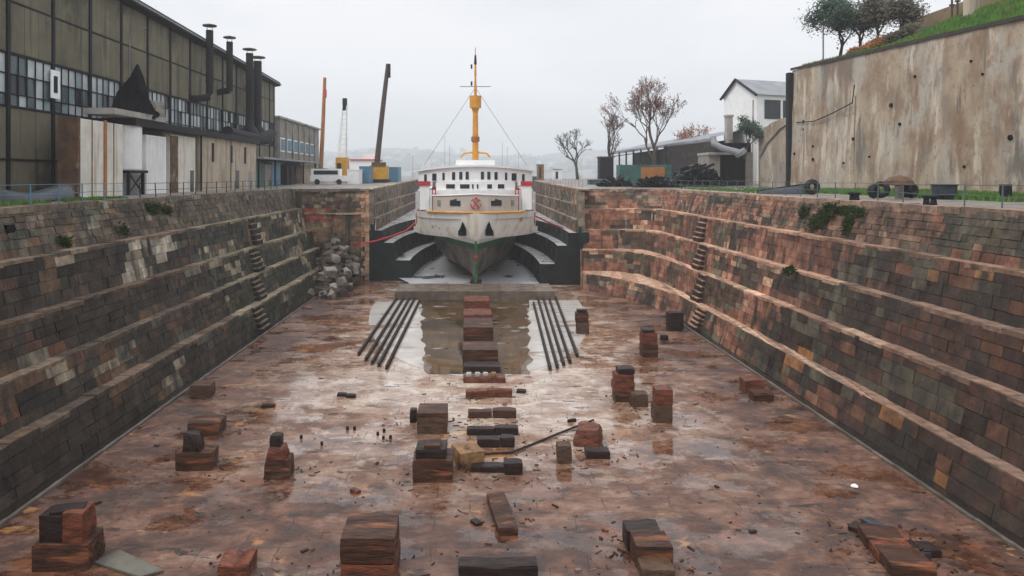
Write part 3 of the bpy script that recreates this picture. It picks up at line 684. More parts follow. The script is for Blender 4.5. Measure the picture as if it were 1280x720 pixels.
up(226,251,589,566,543,.6,'darktimber','rounded dark lump resting on the broad block near the left wall', back=.1, jit=.12, taper=.25)
on(328,362,600,576,.9,'timber','chunky base of the three piece cairn left of the centre', jit=.06, taper=.12)
up(331,357,600,576,560,.7,'redtimber','jagged middle piece of the three piece cairn', back=.1, jit=.1, taper=.2)
up(337,351,600,561,545,.45,'darktimber','small square cap on top of the three piece cairn', back=.2)
on(38,108,715,681,1.1,'timber','large dark base block at the near left corner of the floor', rz=R(3), jit=.04)
up(48,78,715,681,645,.8,'darktimber','left upright piece standing on the large base block at near left', back=.1, jit=.05)
up(76,103,715,681,642,.8,'redtimber','right upright piece standing on the large base block at near left', back=.1, jit=.05)
up(60,100,715,643,637,.5,'darktimber','thin tilted board across the two upright pieces at near left', back=.25, rz=R(14), name='timber_board', cat='timber board', cuts=2)
on(271,311,722,704,.9,'redtimber','block with a hollowed top at the bottom edge of the photo, left of centre', notch=.12)
on(425,494,737,707,1.6,'redtimber','wide lower block of the big pair at the bottom edge', jit=.02)
up(424,493,737,705,673,1.5,'timber','wide upper block of the big pair at the bottom edge', jit=.025, back=.02)
on(573,673,722,707,.55,'darktimber','long dark beam at the bottom edge below the centre', name='timber_beam', cat='timber beam', notch=.05)
on(616,642,670,659,2.6,'timber','short reddish beam pointing away from the viewer at centre', name='timber_beam', cat='timber beam', rz=R(7), cuts=4)
on(521,559,543,522,1.5,'browntimber','tall brown block standing behind the stepped block', jit=.02)
up(521,559,543,522,516,1.4,'timber','top slab lying on the tall brown block', jit=.02)
on(512,521,529,512,.4,'darktimber','small dark piece leaning at the left side of the tall brown block')
on(515,566,604,576,1.3,'timber','wide dark base of the stepped block near the centre', jit=.03)
up(519,558,604,577,562,1.0,'darktimber','narrower second tier of the stepped block near the centre', back=.15)
up(530,551,604,562,556,.7,'timber','small cap on the stepped block near the centre', back=.3)
on(568,600,587,566,1.2,'ochre','ochre block lying askew beside the stepped block', rz=R(20))
on(589,636,591,583,.5,'darktimber','dark beam lying in front of the ochre block', name='timber_beam', cat='timber beam', rz=R(-3))
on(630,654,594,579,.6,'darktimber','short dark end block at the right of the beam by the ochre block')
on(697,715,580,557,.6,'browntimber','small upright brown block right of the rod')
on(722,756,560,540,1.5,'redtimber','rusty red boulder like block beside the small upright block', rz=R(-16), jit=.1, taper=.2)
on(733,763,574,564,.6,'darktimber','low dark plank in front of the rusty red block', name='timber_board', cat='timber board')
on(769,794,503,491,.9,'timber','lowest of the stacked blocks right of centre with a dark cap')
up(768,794,503,491,478,.9,'redtimber','second block up in the stack with a dark cap')
up(769,793,503,478,468,.9,'redtimber','third block up in the stack with a dark cap', back=.02)
up(773,794,503,468,461,.8,'darktimber','dark cap on the red stack right of centre')
on(790,811,509,493,.8,'browntimber','small square block leaning by the red stack')
on(819,841,529,507,.8,'browntimber','lower half of the tall narrow pair right of centre', rz=R(2))
up(820,842,529,507,487,.8,'redtimber','upper half of the tall narrow pair right of centre', rz=R(-2))
on(803,823,447,430,.9,'timber','lower block of the pair in front of the right steps')
up(803,822,447,430,416,.9,'redtimber','upper block of the pair in front of the right steps')
up(804,819,447,416,412,.8,'darktimber','thin dark cap on the pair in front of the right steps')
on(826,836,426,419,.4,'darktimber','tiny dark chip block right of the capped pair')
on(721,737,418,403,.8,'browntimber','lower block of the pair beside the right rails')
up(720,736,418,403,391,.8,'timber','upper block of the pair beside the right rails')
up(722,734,418,391,387,.6,'darktimber','little dark cap on the pair beside the right rails')
on(836,855,414,391,.9,'darktimber','dark block standing at the foot of the right steps')
on(931,957,492,475,.9,'redtimber','rough reddish block near the right wall', jit=.07)
on(942,968,502,491,.8,'timber','low plank block in front of the rough reddish block near the right wall')
on(784,828,690,664,.8,'darktimber','dark back block of the group of three at bottom right of centre')
on(796,842,712,683,1.0,'timber','middle block of the group of three at bottom right of centre')
on(803,845,728,712,.8,'browntimber','front block of the group of three cut by the bottom edge')
# pile at the bottom right
for i, (a, b, yb, yt, dp, m_, rz, lb) in enumerate([
    (1090,1136,690,674,1.0,'timber',-14,'rear board stack of the heap at bottom right'),
    (1104,1152,706,692,1.1,'redtimber',-10,'middle board stack of the heap at bottom right'),
    (1120,1174,724,708,1.2,'timber',-8,'front board stack of the heap at bottom right')]):
    on(a,b,yb,yt,dp,m_,lb,rz=R(rz),name='timber_board',cat='timber board')
M['bluegrey'] = mat('blue_grey_board', (.055,.065,.08), (.022,.027,.034), 2, .4, .3)
on(1138,1156,700,692,2.3,'bluegrey','blue grey plank leaning at the right of the heap at bottom right', rz=R(14), name='timber_board', cat='timber board')
on(1155,1178,698,688,.6,'darktimber','small dark block at the right end of the bottom right heap')
on(1097,1120,684,677,1.4,'darktimber','dark board jutting out at the left of the bottom right heap',rz=R(38),name='timber_board',cat='timber board')
up(1100,1140,690,674,669,.5,'redtimber','thin red board lying across the rear stack of the bottom right heap',rz=R(-32),back=.3,name='timber_board',cat='timber board',tilt=R(6))
up(1118,1158,706,692,688,.45,'darktimber','thin dark board across the middle stack of the bottom right heap',rz=R(18),back=.3,name='timber_board',cat='timber board')
# flat sheet at the near left
d = floor_d(708); mb = MB(); P = [(X(118,floor_d(706)),floor_d(706)),(X(175,floor_d(724)),floor_d(724)),(X(205,floor_d(716)),floor_d(716)),(X(150,floor_d(691)),floor_d(691))]
mb.prism([P[0],P[1],P[2],P[3]], fz(20)+.02, fz(20)+.08)
M['sheet'] = mat('green_grey_sheet', (.16,.15,.12), (.10,.095,.08), 2, .5, .1)
tag(mb.build('metal_sheet', M['sheet']), 'flat greenish sheet lying on the floor at near left', 'sheet')

# centre line: keel blocks running up to the ship
keel = [ # px0, px1, front foot y, front top y, depth m, material, label
 (580,612,392,376,2.8,'redtimber','farthest keel block, touching the sill below the bow'),
 (579,615,407,393,2.6,'redtimber','second keel block from the sill'),
 (579,617,430,409,3.4,'timber','third keel block from the sill'),
 (578,618,440,432,1.3,'browntimber','thin pale topped keel block between the third and fifth'),
 (578,623,458,437,2.3,'timber','fifth keel block from the sill in the pool'),
 (579,626,468,458,1.3,'darktimber','last keel block standing in the pool'),
]
for a, b, yb, yt, dp, m_, lb in keel: on(a,b,yb,yt,dp,m_,lb,jit=.02,group='keel blocks along the centre line')
on(579,632,479,472,1.0,'redtimber','wide reddish sleeper carrying a row of pale lumps', group='keel blocks along the centre line')
for i, px in enumerate((586,597,607,617)):
    block(px-3.5, px+3.5, floor_d(479)+.1, Z(472,floor_d(479)), Z(467,floor_d(479)), .35, 'ochre' if i == 3 else 'conc', ['leftmost','second','third','rightmost'][i]+' small lump on the wide reddish sleeper', name='stone_lump', cat='stone', group='lumps on the sleeper', cuts=2)
for i, (a, b, yb, yt, lb) in enumerate([(582,641,498,489,'reddish sleeper with a broken middle, nearest the pool'),(585,646,524,515,'dark sleeper second from the pool'),(583,648,546,537,'dark sleeper third from the pool'),(596,644,561,550,'short dark sleeper lying closest behind the ochre block')]):
    m_ = 'redtimber' if i == 0 else 'timber' if i == 1 else 'darktimber'
    d = floor_d(yb); t = thing('sleeper', lb, 'timber sleeper', (X((a+b)/2, d), d, fz(d)), 'sleepers on the centre line')
    xm = X((a+b)/2, d); 
    for s, (q0, q1) in enumerate(((X(a,d), xm+.1*(i-1)), (xm+.1*(i-1)+.01, X(b,d)))):
        bm = rough((q1-q0, .5, Z(yt,d)-fz(d)+(.06 if s else 0)), 90+i*2+s, .04, 3)
        me = bpy.data.meshes.new('half_beam'); bm.to_mesh(me); bm.free(); me.materials.append(M[m_]); o = bpy.data.objects.new('half_beam', me); C.objects.link(o)
        o.parent = t; o.location = ((q0+q1)/2-t.location.x, .38, -.02)
# loose lumber
for a, b, yb, dp, rz, lb in [(421,433,496,.35,-4,'left of two little dark sticks left of the pool'),(432,444,498,.35,-8,'right of two little dark sticks left of the pool'),(326,343,510,.3,5,'little dark plank lying towards the left wall'),(646,658,492,.4,-12,'little plank right of the reddish sleeper'),(709,721,528,.15,20,'thin splinter beyond the rusty red block'),(437,450,617,.25,-40,'small red splinter left of the stepped block'),(590,601,658,.4,30,'small dark chip left of the short reddish beam')]:
    on(a,b,yb,yb-4,dp,'darktimber' if 'red splinter' not in lb else 'redtimber',lb,rz=R(rz),name='timber_scrap',cat='timber scrap',group='timber scraps on the dock floor',cuts=1)
def fpnt(px, py, h=.05): d = floor_d(py); return (X(px,d), d, fz(d)+h)
tag(MB().tube([fpnt(596,570,.06), fpnt(640,567,.06), fpnt(668,556,.06), fpnt(705,541,.07), fpnt(742,527,.08)], .045, 6).build('steel_rod', M['rail']), 'long thin rod lying from the ochre block to the rusty red block', 'rod')
bm = bmesh.new(); bmesh.ops.create_icosphere(bm, subdivisions=2, radius=.12)
for v in bm.verts: v.co += mnoise.noise_vector(v.co*9)*.05; v.co.z *= .6
me = bpy.data.meshes.new('plastic_scrap'); bm.to_mesh(me); bm.free(); me.materials.append(M['whitepaint']); o = bpy.data.objects.new('plastic_scrap', me); C.objects.link(o); o.location = fpnt(1068, 609, .04)
tag(o, 'small bright white scrap on the bare floor towards the right wall', 'litter')
# countless chips and gravel
mb = MB(); rg_ = random.Random(77)
for k in range(1700):
    y = 19+rg_.random()**1.4*50; x = rg_.uniform(-15.2, 16.4)
    if -6 < x < 7 and y > 41: continue
    if rg_.random() > .35+.65*(mnoise.noise(Vector((x*.25, y*.25, 4)))*.5+.5): continue
    s = rg_.uniform(.015, .05)*(2.4 if rg_.random() < .05 else 1); a = rg_.random()*3; g = rg_.choice([(.03,.018,.014),(.05,.03,.022),(.16,.07,.045),(.2,.15,.12)])
    z = fz(y); mb.box((x, y, z-.01), (x+s*rg_.uniform(1, 3.2), y+s, z+s*.5), rz=a, col=g)
for o_ in list(C.objects):
    if o_.name.startswith(('keel_block','timber_board','timber_beam','sleeper')) and o_.location.z < .1 and o_.location.y < 62:
        for k in range(16):
            a = rg_.random()*6.28; rr0 = (max(o_.dimensions.x, 1)/2+.1)+abs(rg_.gauss(0, .45)); x = o_.location.x+math.cos(a)*rr0*1.2; y = o_.location.y+math.sin(a)*rr0; z = fz(y)
            L_0 = rg_.uniform(.04, .3); g = rg_.choice([(.03,.014,.009),(.06,.028,.018),(.12,.05,.03),(.2,.12,.08)]); mb.box((x, y, z-.01), (x+L_0, y+rg_.uniform(.02,.06), z+rg_.uniform(.01,.05)), rz=rg_.random()*3, col=g)
M['chip'] = mat('chips', (1,1,1), (.6,.6,.6), 5, .5, .2, vcol=True)
struct(mb.build('wood_chips', M['chip']), 'stuff')
# puncheon of stub nails (small posts) left of the tall block
for i, (px, py) in enumerate([(434,538),(443,538),(472,545),(480,541),(479,550),(488,549),(376,549),(402,557)]):
    on(px-2, px+2, py, py-5, .12, 'darktimber', ['back left','back right','left middle','tallest','front left','front right','lone upright','lone leaning'][i]+' small dark stub on the pale floor left of the tall brown block', name='iron_stub', cat='stub', group='small stubs standing on the floor', cuts=1)

M['rubble'] = mat('rubble', (.17,.125,.09), (.045,.034,.027), 1.5, .85, .5, space='World')
# rubble heap in the far left corner
rr_ = random.Random(9); t = 0
heap = []
for k in range(150):
    x = -12.6-4.0*rr_.random(); d = 81.4-11.5*rr_.random()**1.3
    top = 5.2*max(.05, 1-abs(x+15.2)/4.2)*max(.04, 1-(81-d)/10.5)
    heap.append((d, x, fz(d)+top*rr_.random()**.45))
heap.sort()
posw = ['low','middle','upper']
for k, (d, x, z) in enumerate(heap):
    s = (rr_.uniform(.5, 1.35), rr_.uniform(.5, 1.1), rr_.uniform(.35, .8)); bid[0] += 1
    bm = rough(s, bid[0], .12, 2); me = bpy.data.meshes.new('rubble_stone'); bm.to_mesh(me); bm.free()
    mm = ['rubble','rubble','oldwall','mortar'][rr_.choice([0,1,2,3,3])]; me.materials.append(M[mm])
    o = bpy.data.objects.new('rubble_stone', me); C.objects.link(o); o.location = (x, d, z-.1); o.rotation_euler = (rr_.uniform(-.5,.5), rr_.uniform(-.5,.5), rr_.random()*3)
    tag(o, 'rough tumbled stone in the rubble heap at the far left corner of the dock', 'rubble stone', 'rubble heap stones')
# ================================================================== THE SHIP
SX = .4
ship = thing('ferry', 'white passenger ferry with a green waterline and yellow mast standing in the inner dock', 'ship', (SX, 74, -.5))
HB = [(.1,3.2,28,1.7,1.0),(.6,4.5,26,1.55,.95),(1.5,5.3,26,1.45,.8),(2.6,5.6,25,1.28,.66),(3.3,5.75,24,1.15,.58),(4.0,5.9,23,1.02,.5),(4.35,6.0,19,.88,.46),(4.6,6.9,9.5,.74,.43),(5.4,6.9,8.8,.62,.32),(6.4,6.9,8.2,.54,.2),(7.25,6.9,7.8,.5,.1)]
ST = [0,.15,.4,.8,1.3,2,3,4,5.2,6.5,8,9.5,11,12.5,14,16,19,23,28,40,62]
def hb(l, s):
    z, B, L, p, o = l; t = min(1, s/L); return max(.10, B*math.sin(math.pi/2*t)**p)
def hullgrid(l0, l1, name, m, parent=ship):
    mb = MB()
    for i in range(l0, l1):
        for k in range(len(ST)-1):
            for sg in (-1, 1):
                P = [(SX+sg*hb(HB[i],ST[k]),74.2+HB[i][4]+ST[k],HB[i][0]),(SX+sg*hb(HB[i],ST[k+1]),74.2+HB[i][4]+ST[k+1],HB[i][0]),(SX+sg*hb(HB[i+1],ST[k+1]),74.2+HB[i+1][4]+ST[k+1],HB[i+1][0]),(SX+sg*hb(HB[i+1],ST[k]),74.2+HB[i+1][4]+ST[k],HB[i+1][0])]
                mb.face(P if sg > 0 else P[::-1])
        a, b_ = HB[i], HB[i+1]
        for k in (0, len(ST)-1):
            mb.face([(SX-hb(a,ST[k]),74.2+a[4]+ST[k],a[0]),(SX+hb(a,ST[k]),74.2+a[4]+ST[k],a[0]),(SX+hb(b_,ST[k]),74.2+b_[4]+ST[k],b_[0]),(SX-hb(b_,ST[k]),74.2+b_[4]+ST[k],b_[0])])
    o = mb.build(name, m, parent, weld=True)
    for p in o.data.polygons: p.use_smooth = True
    return o
hullgrid(0, 4, 'lower_hull', M['hullred']); hullgrid(4, 5, 'waterline_band', M['hullgreen'])
hw = hullgrid(5, 10, 'upper_hull', M['hullwhite'])
try:
    for o_ in (hw,):
        o_.data.set_sharp_from_angle(angle=R(35))
except Exception: pass
# bottom plate, main deck
mb = MB(); mb.face([(SX+hb(HB[0],s),74.2+1+s,.1) for s in ST]+[(SX-hb(HB[0],s),74.2+1+s,.1) for s in ST[::-1]]); mb.build('keel_plate', M['hullred'], ship)
mb = MB(); mb.box((SX-.14,74.95,.02),(SX+.14,75.25,3.3)); mb.box((SX-.12,74.66,3.3),(SX+.12,75.0,4.4)); mb.build('stem_bar', M['hullgreen'], ship)
mb = MB(); mb.box((SX-.16,74.8,2.55),(SX+.16,74.98,2.8)); mb.build('draught_mark', M['red'], ship)
mb = MB(); mb.face([(SX+hb(HB[10],s)-.05,74.3+s,6.6) for s in ST[2:]]+[(SX-hb(HB[10],s)+.05,74.3+s,6.6) for s in ST[:1:-1]]); mb.build('main_deck', M['greyroof'], ship)
# yellow rubbing strake round the bow
pathp = [(SX-hb(HB[10],s)-.06,74.26+s,7.3) for s in ST[1:7]][::-1]; pathp = pathp+[(SX+hb(HB[10],s)+.06,74.26+s,7.3) for s in ST[1:7]]
MB().tube(pathp, .12, 6).build('rubbing_strake', M['mastyellow'], ship)
# raised forecastle bulwark, beige
fo = [(SX+sg*min(4.75, hb(HB[10],s)*.985-.02), 74.45+s) for sg in (-1,) for s in (5.2,4,3,2,1.3,.8,.4,.15)]
fo = [(-4.9, 82.6), (-4.75, 80.2), (-4.35, 78.2), (-3.6, 76.8), (-2.5, 75.75), (-1.3, 75.15), (0, 75.0)]
fo = [(SX+x, y) for x, y in fo]+[(SX-x, y) for x, y in fo[-2::-1]]
mb = MB()
for a, b_ in zip(fo[:-1], fo[1:]):
    for (z0, z1, i0, i1) in ((7.2, 9.15, 0, .0),):
        A, B = Vector((*a, 0)), Vector((*b_, 0)); cA, cB = Vector((SX, 82, 0)), Vector((SX, 82, 0))
        crown = lambda p: z1-.28*abs(p[0]-SX)/4.9
        mb.face([(a[0],a[1],z0),(b_[0],b_[1],z0),(b_[0],b_[1],crown(b_)),(a[0],a[1],crown(a))])
        ia, ib = A+(cA-A)*.03, B+(cB-B)*.03
        mb.face([(ib.x,ib.y,z0),(ia.x,ia.y,z0),(ia.x,ia.y,crown(a)),(ib.x,ib.y,crown(b_))]); mb.face([(a[0],a[1],crown(a)),(b_[0],b_[1],crown(b_)),(ib.x,ib.y,crown(b_)),(ia.x,ia.y,crown(a))])
bul = mb.build('bow_bulwark', M['beigepaint'], ship)
MB().tube([(x,y-.03,9.2-.28*abs(x-SX)/4.9) for x, y in fo], .09, 6).build('bulwark_rail', M['whitepaint'], ship)
def onfo(x):
    for a, b_ in zip(fo[:-1], fo[1:]):
        if a[0] <= x <= b_[0]: t = (x-a[0])/(b_[0]-a[0]); return a[1]+(b_[1]-a[1])*t, math.atan2(b_[1]-a[1], b_[0]-a[0])
for sg in (-1, 1):
    x = SX+sg*2.15; y, a = onfo(x); mb = MB(); mb.box((x-.62,y-.06,7.95),(x+.62,y+.06,8.5), rz=a)
    mb.face([(x-.62*sg,y-.07,8.5),(x-.1*sg,y-.07,8.7),(x+.62*sg,y-.07+.2*sg*0,8.5)]); mb.build('mooring_port', M['glassdark'], ship)
    x = SX+sg*3.95; y, a = onfo(x); MB().box((x-.35,y-.08,7.9),(x+.35,y+.02,8.5), rz=a).build('notice_plate', M['oldwall'], ship)
    # anchor pocket with its stockless anchor
    xa = SX+sg*1.42
    l = HB[8]; 
    ya = None
    for s in [q*.05 for q in range(1, 80)]:
        if hb(HB[8], s) >= abs(xa-SX): ya = 74.2+.32+s; break
    mb = MB(); poly = [(-.42,4.9),(.42,4.9),(.42,5.5),(.22,6.05),(.02,6.35),(-.2,5.7),(-.42,5.3)]; yy = ya-.32
    mb.face([(xa+sg*x_*-1, yy-.1-.06*(z_-5)+.35*max(0,-x_*-1*1)*.0, z_) for x_, z_ in poly]); mb.face([(xa-sg*x_, yy+.75, z_) for x_, z_ in poly][::-1])
    for k in range(len(poly)):
        a_, b_ = poly[k], poly[(k+1)%len(poly)]; mb.face([(xa-sg*a_[0],yy-.1-.06*(a_[1]-5),a_[1]),(xa-sg*b_[0],yy-.1-.06*(b_[1]-5),b_[1]),(xa-sg*b_[0],yy+.75,b_[1]),(xa-sg*a_[0],yy+.75,a_[1])])
    mb.build('anchor_pocket', M['black'], ship)
# red crossed-anchor badge on the bow
y, a = onfo(SX); mb = MB()
for sg in (-1, 1):
    mb.tube([(SX-sg*.35,y-.14,7.75),(SX+sg*.35,y-.14,8.7)], .06, 6)
    mb.tube([(SX-sg*.55,y-.14,8.15),(SX-sg*.42,y-.14,7.8),(SX-sg*.1,y-.14,7.68)], .07, 6)
    mb.tube([(SX+sg*.12,y-.14,8.68),(SX+sg*.5,y-.14,8.5)], .05, 6)
mb.lathe((SX,y-.12,8.78), [(.0,-.12),(.13,-.06),(.13,.06),(0,.12)], 10); mb.build('anchor_badge', M['red'], ship)
# forward deck house with windows
def curved(x0, x1, y0, bow, n=14): return [(x0+(x1-x0)*k/n, y0+bow*((x0+(x1-x0)*k/n-(x0+x1)/2)/((x1-x0)/2))**2) for k in range(n+1)]
def house(name, xw, y0, bow, yend, z0, z1, m):
    c = curved(SX-xw, SX+xw, y0, bow); poly = c+[(SX+xw, yend), (SX-xw, yend)]; mb = MB().prism(poly, z0, z1)
    if name in ('wheelhouse', 'bridge_roof'): mb.v = [(v[0], v[1], v[2]-.55*((v[0]-SX)/xw)**2*(1 if v[2] > 11 else 0)) for v in mb.v]
    return mb.build(name, m, ship)
house('deck_house', 5.6, 81.5, 2.0, 132, 6.6, 9.5, M['whitepaint']); house('deck_house', 4.6, 81.9, 1.6, 128, 9.5, 10.45, M['whitepaint'])
house('promenade_deck', 6.85, 83.4, 2.2, 134, 9.3, 9.5, M['whitepaint'])
house('wheelhouse', 6.7, 82.3, 2.4, 94, 10.45, 12.15, M['whitepaint']); house('bridge_roof', 6.95, 82.0, 2.5, 96, 12.15, 12.35, M['whitepaint'])
house('upper_house', 5.6, 94.5, .1, 128, 9.5, 12.1, M['whitepaint'])
house('monkey_island', 2.3, 84.2, .5, 90, 12.35, 12.95, M['whitepaint'])
def window(x, wd, z0, z1, xw, y0, bow, m='glassdark'):
    if z0 > 10.4: q_ = .42*((x-SX)/xw)**2; z0, z1 = z0-q_*.7, z1-q_
    y = y0+bow*((x-SX)/xw)**2; a = math.atan(2*bow*(x-SX)/xw**2)
    f = MB().box((x-wd/2-.05,y-.045,z0-.05),(x+wd/2+.05,y+.03,z1+.05), rz=a).build('window', M['whitepaint'], ship)
    MB().box((x-wd/2,y-.07,z0),(x+wd/2,y-.02,z1), rz=a).build('pane', M[m], f)
for x0, x1 in ((530,534),(540,546),(553,556),(565,569),(574,578),(582,586),(601,605),(609,613),(618,622),(631,634),(639,646),(652,656)):
    d = 82.3+2.4*(((x0+x1)/2-594)/70)**2; window(X((x0+x1)/2,d), (x1-x0)/FP*d, 10.7, 11.6, 6.7, 82.3, 2.4)
for x0, x1 in ((557,569),(575,587),(590,592),(596,598),(609,615),(622,631)):
    d = 82.0; window(X((x0+x1)/2,d), (x1-x0)/FP*d, 9.65, 10.15, 4.6, 81.9, 1.6)
# side galleries: window rows down both sides
for sg in (-1, 1):
    for k in range(16):
        y = 88+k*2.5; f = MB().box((SX+sg*5.56,y,7.7),(SX+sg*5.64,y+1.5,8.8)).build('window', M['whitepaint'], ship); MB().box((SX+sg*5.60,y+.08,7.78),(SX+sg*5.68,y+1.42,8.72)).build('pane', M['glassdark'], f)
    # life raft lockers: white panels with red tops
    x = SX+sg*5.75
    a = MB().box((x-.55,80.9,7.3),(x+.55,82.0,10.0)).build('raft_locker', M['whitepaint'], ship); MB().box((x-.62,80.8,10.0),(x+.62,82.1,10.5)).build('locker_cap', M['red'], a)
    for xx in (x-.9*sg, x-1.25*sg): MB().tube([(xx,81.2,7.0),(xx,81.2,9.9)], .07, 6).build('ladder_rail', M['red'], ship)
    mb = MB()
    for k in range(6): mb.tube([(x-.9*sg,81.2,7.3+k*.45),(x-1.25*sg,81.2,7.3+k*.45)], .035, 5)
    mb.build('ladder_rung', M['red'], ship)
    mb = MB(); 
    for k in range(5): mb.tube([(SX+sg*6.8,82.5+k*2,7.2),(SX+sg*6.8,82.5+k*2,9.3)], .06, 6)
    mb.tube([(SX+sg*6.8,82.5,8.2),(SX+sg*6.8,92,8.2)], .04, 5); mb.build('gallery_posts', M['whitepaint'], ship)
    MB().tube([(SX+sg*6.3,79.7,7.4),(SX+sg*6.62,80.3,6.9),(SX+sg*6.62,81,5.8)], .07, 6).build('fender_rope', M['red'], ship)
    MB().box((SX+sg*6.55-.35,80.2,4.9),(SX+sg*6.55+.35,80.5,5.5)).build('fender', M['beigepaint'], ship)
# funnel (mostly hidden behind the bridge)
MB().lathe((SX,104,12.1), [(1.6,0),(1.7,.2),(1.5,1.2),(1.5,1.25),(0,1.25)], 20).build('funnel', M['mastyellow'], ship)
# mast
mx_ = SX; my = 84.6
mb = MB().tube([(mx_,my,9.5),(mx_,my,19.2)], .42, 12, r2=.3); mb.tube([(mx_,my,19.2),(mx_,my,21.2)], .16, 8); mast = mb.build('mast', M['mastyellow'], ship)
MB().tube([(mx_,my,21),(mx_,my,22.8)], .2, 8, r2=.1).build('upper_pole', M['mastyellow'], mast)
MB().tube([(mx_,my,22.8),(mx_,my,24.4)], .15, 8, r2=.1).build('topmast', M['mastyellow'], mast)
MB().tube([(mx_,my,24.2),(mx_,my,25.3)], .17, 8, r2=.1).build('masthead_light', M['steeldark'], mast)
MB().tube([(mx_,my,25.2),(mx_,my,26.2)], .04, 5).build('aerial', M['red'], mast)
MB().lathe((mx_,my,19.0), [(.3,-.5),(.45,0),(.68,.1),(.7,1.5),(.6,1.5),(.6,.15),(0,.15)], 16).build('crows_nest', M['mastyellow'], mast)
MB().lathe((mx_,my,15.4), [(.3,-.4),(.5,-.2),(.5,.25),(.3,.45)], 12).build('lamp_platform', M['orange'], mast)
MB().tube([(mx_-1.75,my,13.3),(mx_-1.3,my,13.75),(mx_,my,13.9),(mx_+1.3,my,13.75),(mx_+1.75,my,13.3)], .12, 7).build('yard', M['mastyellow'], mast)
MB().tube([(mx_-1.8,my,21.6),(mx_+1.8,my,21.6)], .035, 5).build('signal_yard', M['steeldark'], mast)
MB().box((mx_-.55,my-.1,23.7),(mx_-.35,my+.1,24.2)).build('lamp', M['steeldark'], mast); MB().box((mx_-.55,my-.1,21.7),(mx_-.35,my+.1,22.2)).build('lamp', M['steeldark'], mast)
for sg in (-1, 1):
    MB().lathe((mx_+sg*.28,my-.6,11.35), [(.0,-.3),(.25,-.2),(.25,.2),(0,.3)], 10).build('searchlight', M['steeldark'], ship)
mb = MB()
for sg in (-1, 1): mb.tube([(mx_,my,21.5),(SX+sg*6,84.5,12.4)], .018, 4)
mb.build('rigging', M['steeldark'], ship)
# keel blocks under her
for k in range(6):
    y = 76+k*9; bid[0] += 1; bm = rough((1.2, 1.6, .6), bid[0]); me = bpy.data.meshes.new('keel_block'); bm.to_mesh(me); bm.free(); me.materials.append(M['darktimber']); o = bpy.data.objects.new('keel_block', me); C.objects.link(o); o.location = (SX, y, -.5)
    tag(o, 'dark keel block in the shade under the ferry bottom', 'timber block', 'keel blocks under the ferry')
# red hoses from the walls to the ship
hl = [((455,304),80),((470,301),80.5),((490,295),81),((508,288),82),((524,274),83)]
tag(MB().tube([(X(p[0],d),d,Z(p[1],d)) for p, d in hl], .09, 6).build('red_hose', M['red']), 'red hose sagging from the left wall to the ferry', 'hose')
tag(MB().tube([(X(p[0],d),d,Z(p[1],d)) for p, d in [((665,268),83),((690,280),85),((712,288),86)]], .09, 6).build('red_hose', M['red']), 'red hose sagging from the ferry to the right ledges', 'hose')

# ================================================================== LEFT: factory hall
hall = thing('factory_hall', 'long olive panelled factory hall with a band of broken windows and a dark sloping roof', 'factory', (-30, 60, QZ))
FXl = -30.0
rfz = lambda y: 26.1-(y-61.4)*.0252
bays = [26.5+5*k for k in range(17)]+[109]
mb = MB().box((-62, 20, QZ-.5), (FXl-.35, 109, 24.9)); mb.face([(FXl-.36,20,24.8),(FXl-.36,109,24.8),(FXl-.36,109,rfz(109)),(FXl-.36,20,rfz(20))]); mb.build('wall', M['panel'], hall)
mb = MB()      # raised panels above the glass
for y0, y1 in zip(bays[:-1], bays[1:]):
    for z0, z1 in ((19.15, 22.35), (22.5, rfz(y1)-.15)): 
        n_ = 3
        for q in range(n_):
            a, b_ = y0+.18+(y1-y0-.36)*q/n_, y0+.18+(y1-y0-.36)*(q+1)/n_; g = random.uniform(.85, 1.12); mb.box((FXl-.4, a+.015, z0), (FXl+random.uniform(0,.03), b_-.015, z1), col=(g,g,g))
    for z0, z1 in ((12.2, 15.5), (QZ, 12.05)): mb.box((FXl-.4, y0+.18, z0), (FXl, y1-.18, z1))
mb.build('cladding_panel', mat('olive_panel_v', (.185,.168,.115), (.125,.115,.082), .5, .9, .1, space='World', c3=(.075,.07,.05), s3=.25, streak=(.07,.065,.048), vcol=True), hall)
for y in bays: MB().box((FXl-.36, y-.14, QZ), (FXl+.12, y+.14, rfz(y)-.05)).build('column', M['steeldark'], hall)
mb = MB()
for z in (12.12, 15.58, 19.07, 22.43): mb.box((FXl-.36, 20, z-.06), (FXl+.07, 109, z+.06))
mb.build('girt', M['steeldark'], hall)
rw = random.Random(4)
for bi, (y0, y1) in enumerate(zip(bays[:-1], bays[1:])):
    fr = MB(); pa = MB(); nc, nr = 5, 3
    for c_ in range(nc+1):
        y = y0+.18+(y1-y0-.36)*c_/nc; fr.box((FXl-.02, y-.03, 15.65), (FXl+.04, y+.03, 19.0))
    zz_ = [15.62, 16.4, 17.7, 18.98]
    for z in zz_: fr.box((FXl-.015, y0+.15, z-.035), (FXl+.05, y1-.15, z+.035))
    for c_ in range(nc):
        for r_ in range(nr):
            u = rw.random()
            if u < .12: col = (.02,.025,.03)
            elif u < .42: col = (.10,.13,.135)
            elif u < .7: col = (.25,.32,.34) if y0 < 62 else (.36,.38,.38)
            else: col = (.48,.53,.54)
            ya, yb = y0+.2+(y1-y0-.4)*c_/nc, y0+.2+(y1-y0-.4)*(c_+1)/nc
            t = rw.uniform(-.03, .02); pa.face([(FXl-.04+t,ya,zz_[r_]),(FXl-.04,yb,zz_[r_]),(FXl-.04+t,yb,zz_[r_+1]),(FXl-.04,ya,zz_[r_+1])], col)
    f = fr.build('window', M['steeldark'], hall); pa.build('pane', M['pane'], f)
mb = MB()
a_, b_ = rfz(19.5), rfz(109.6)
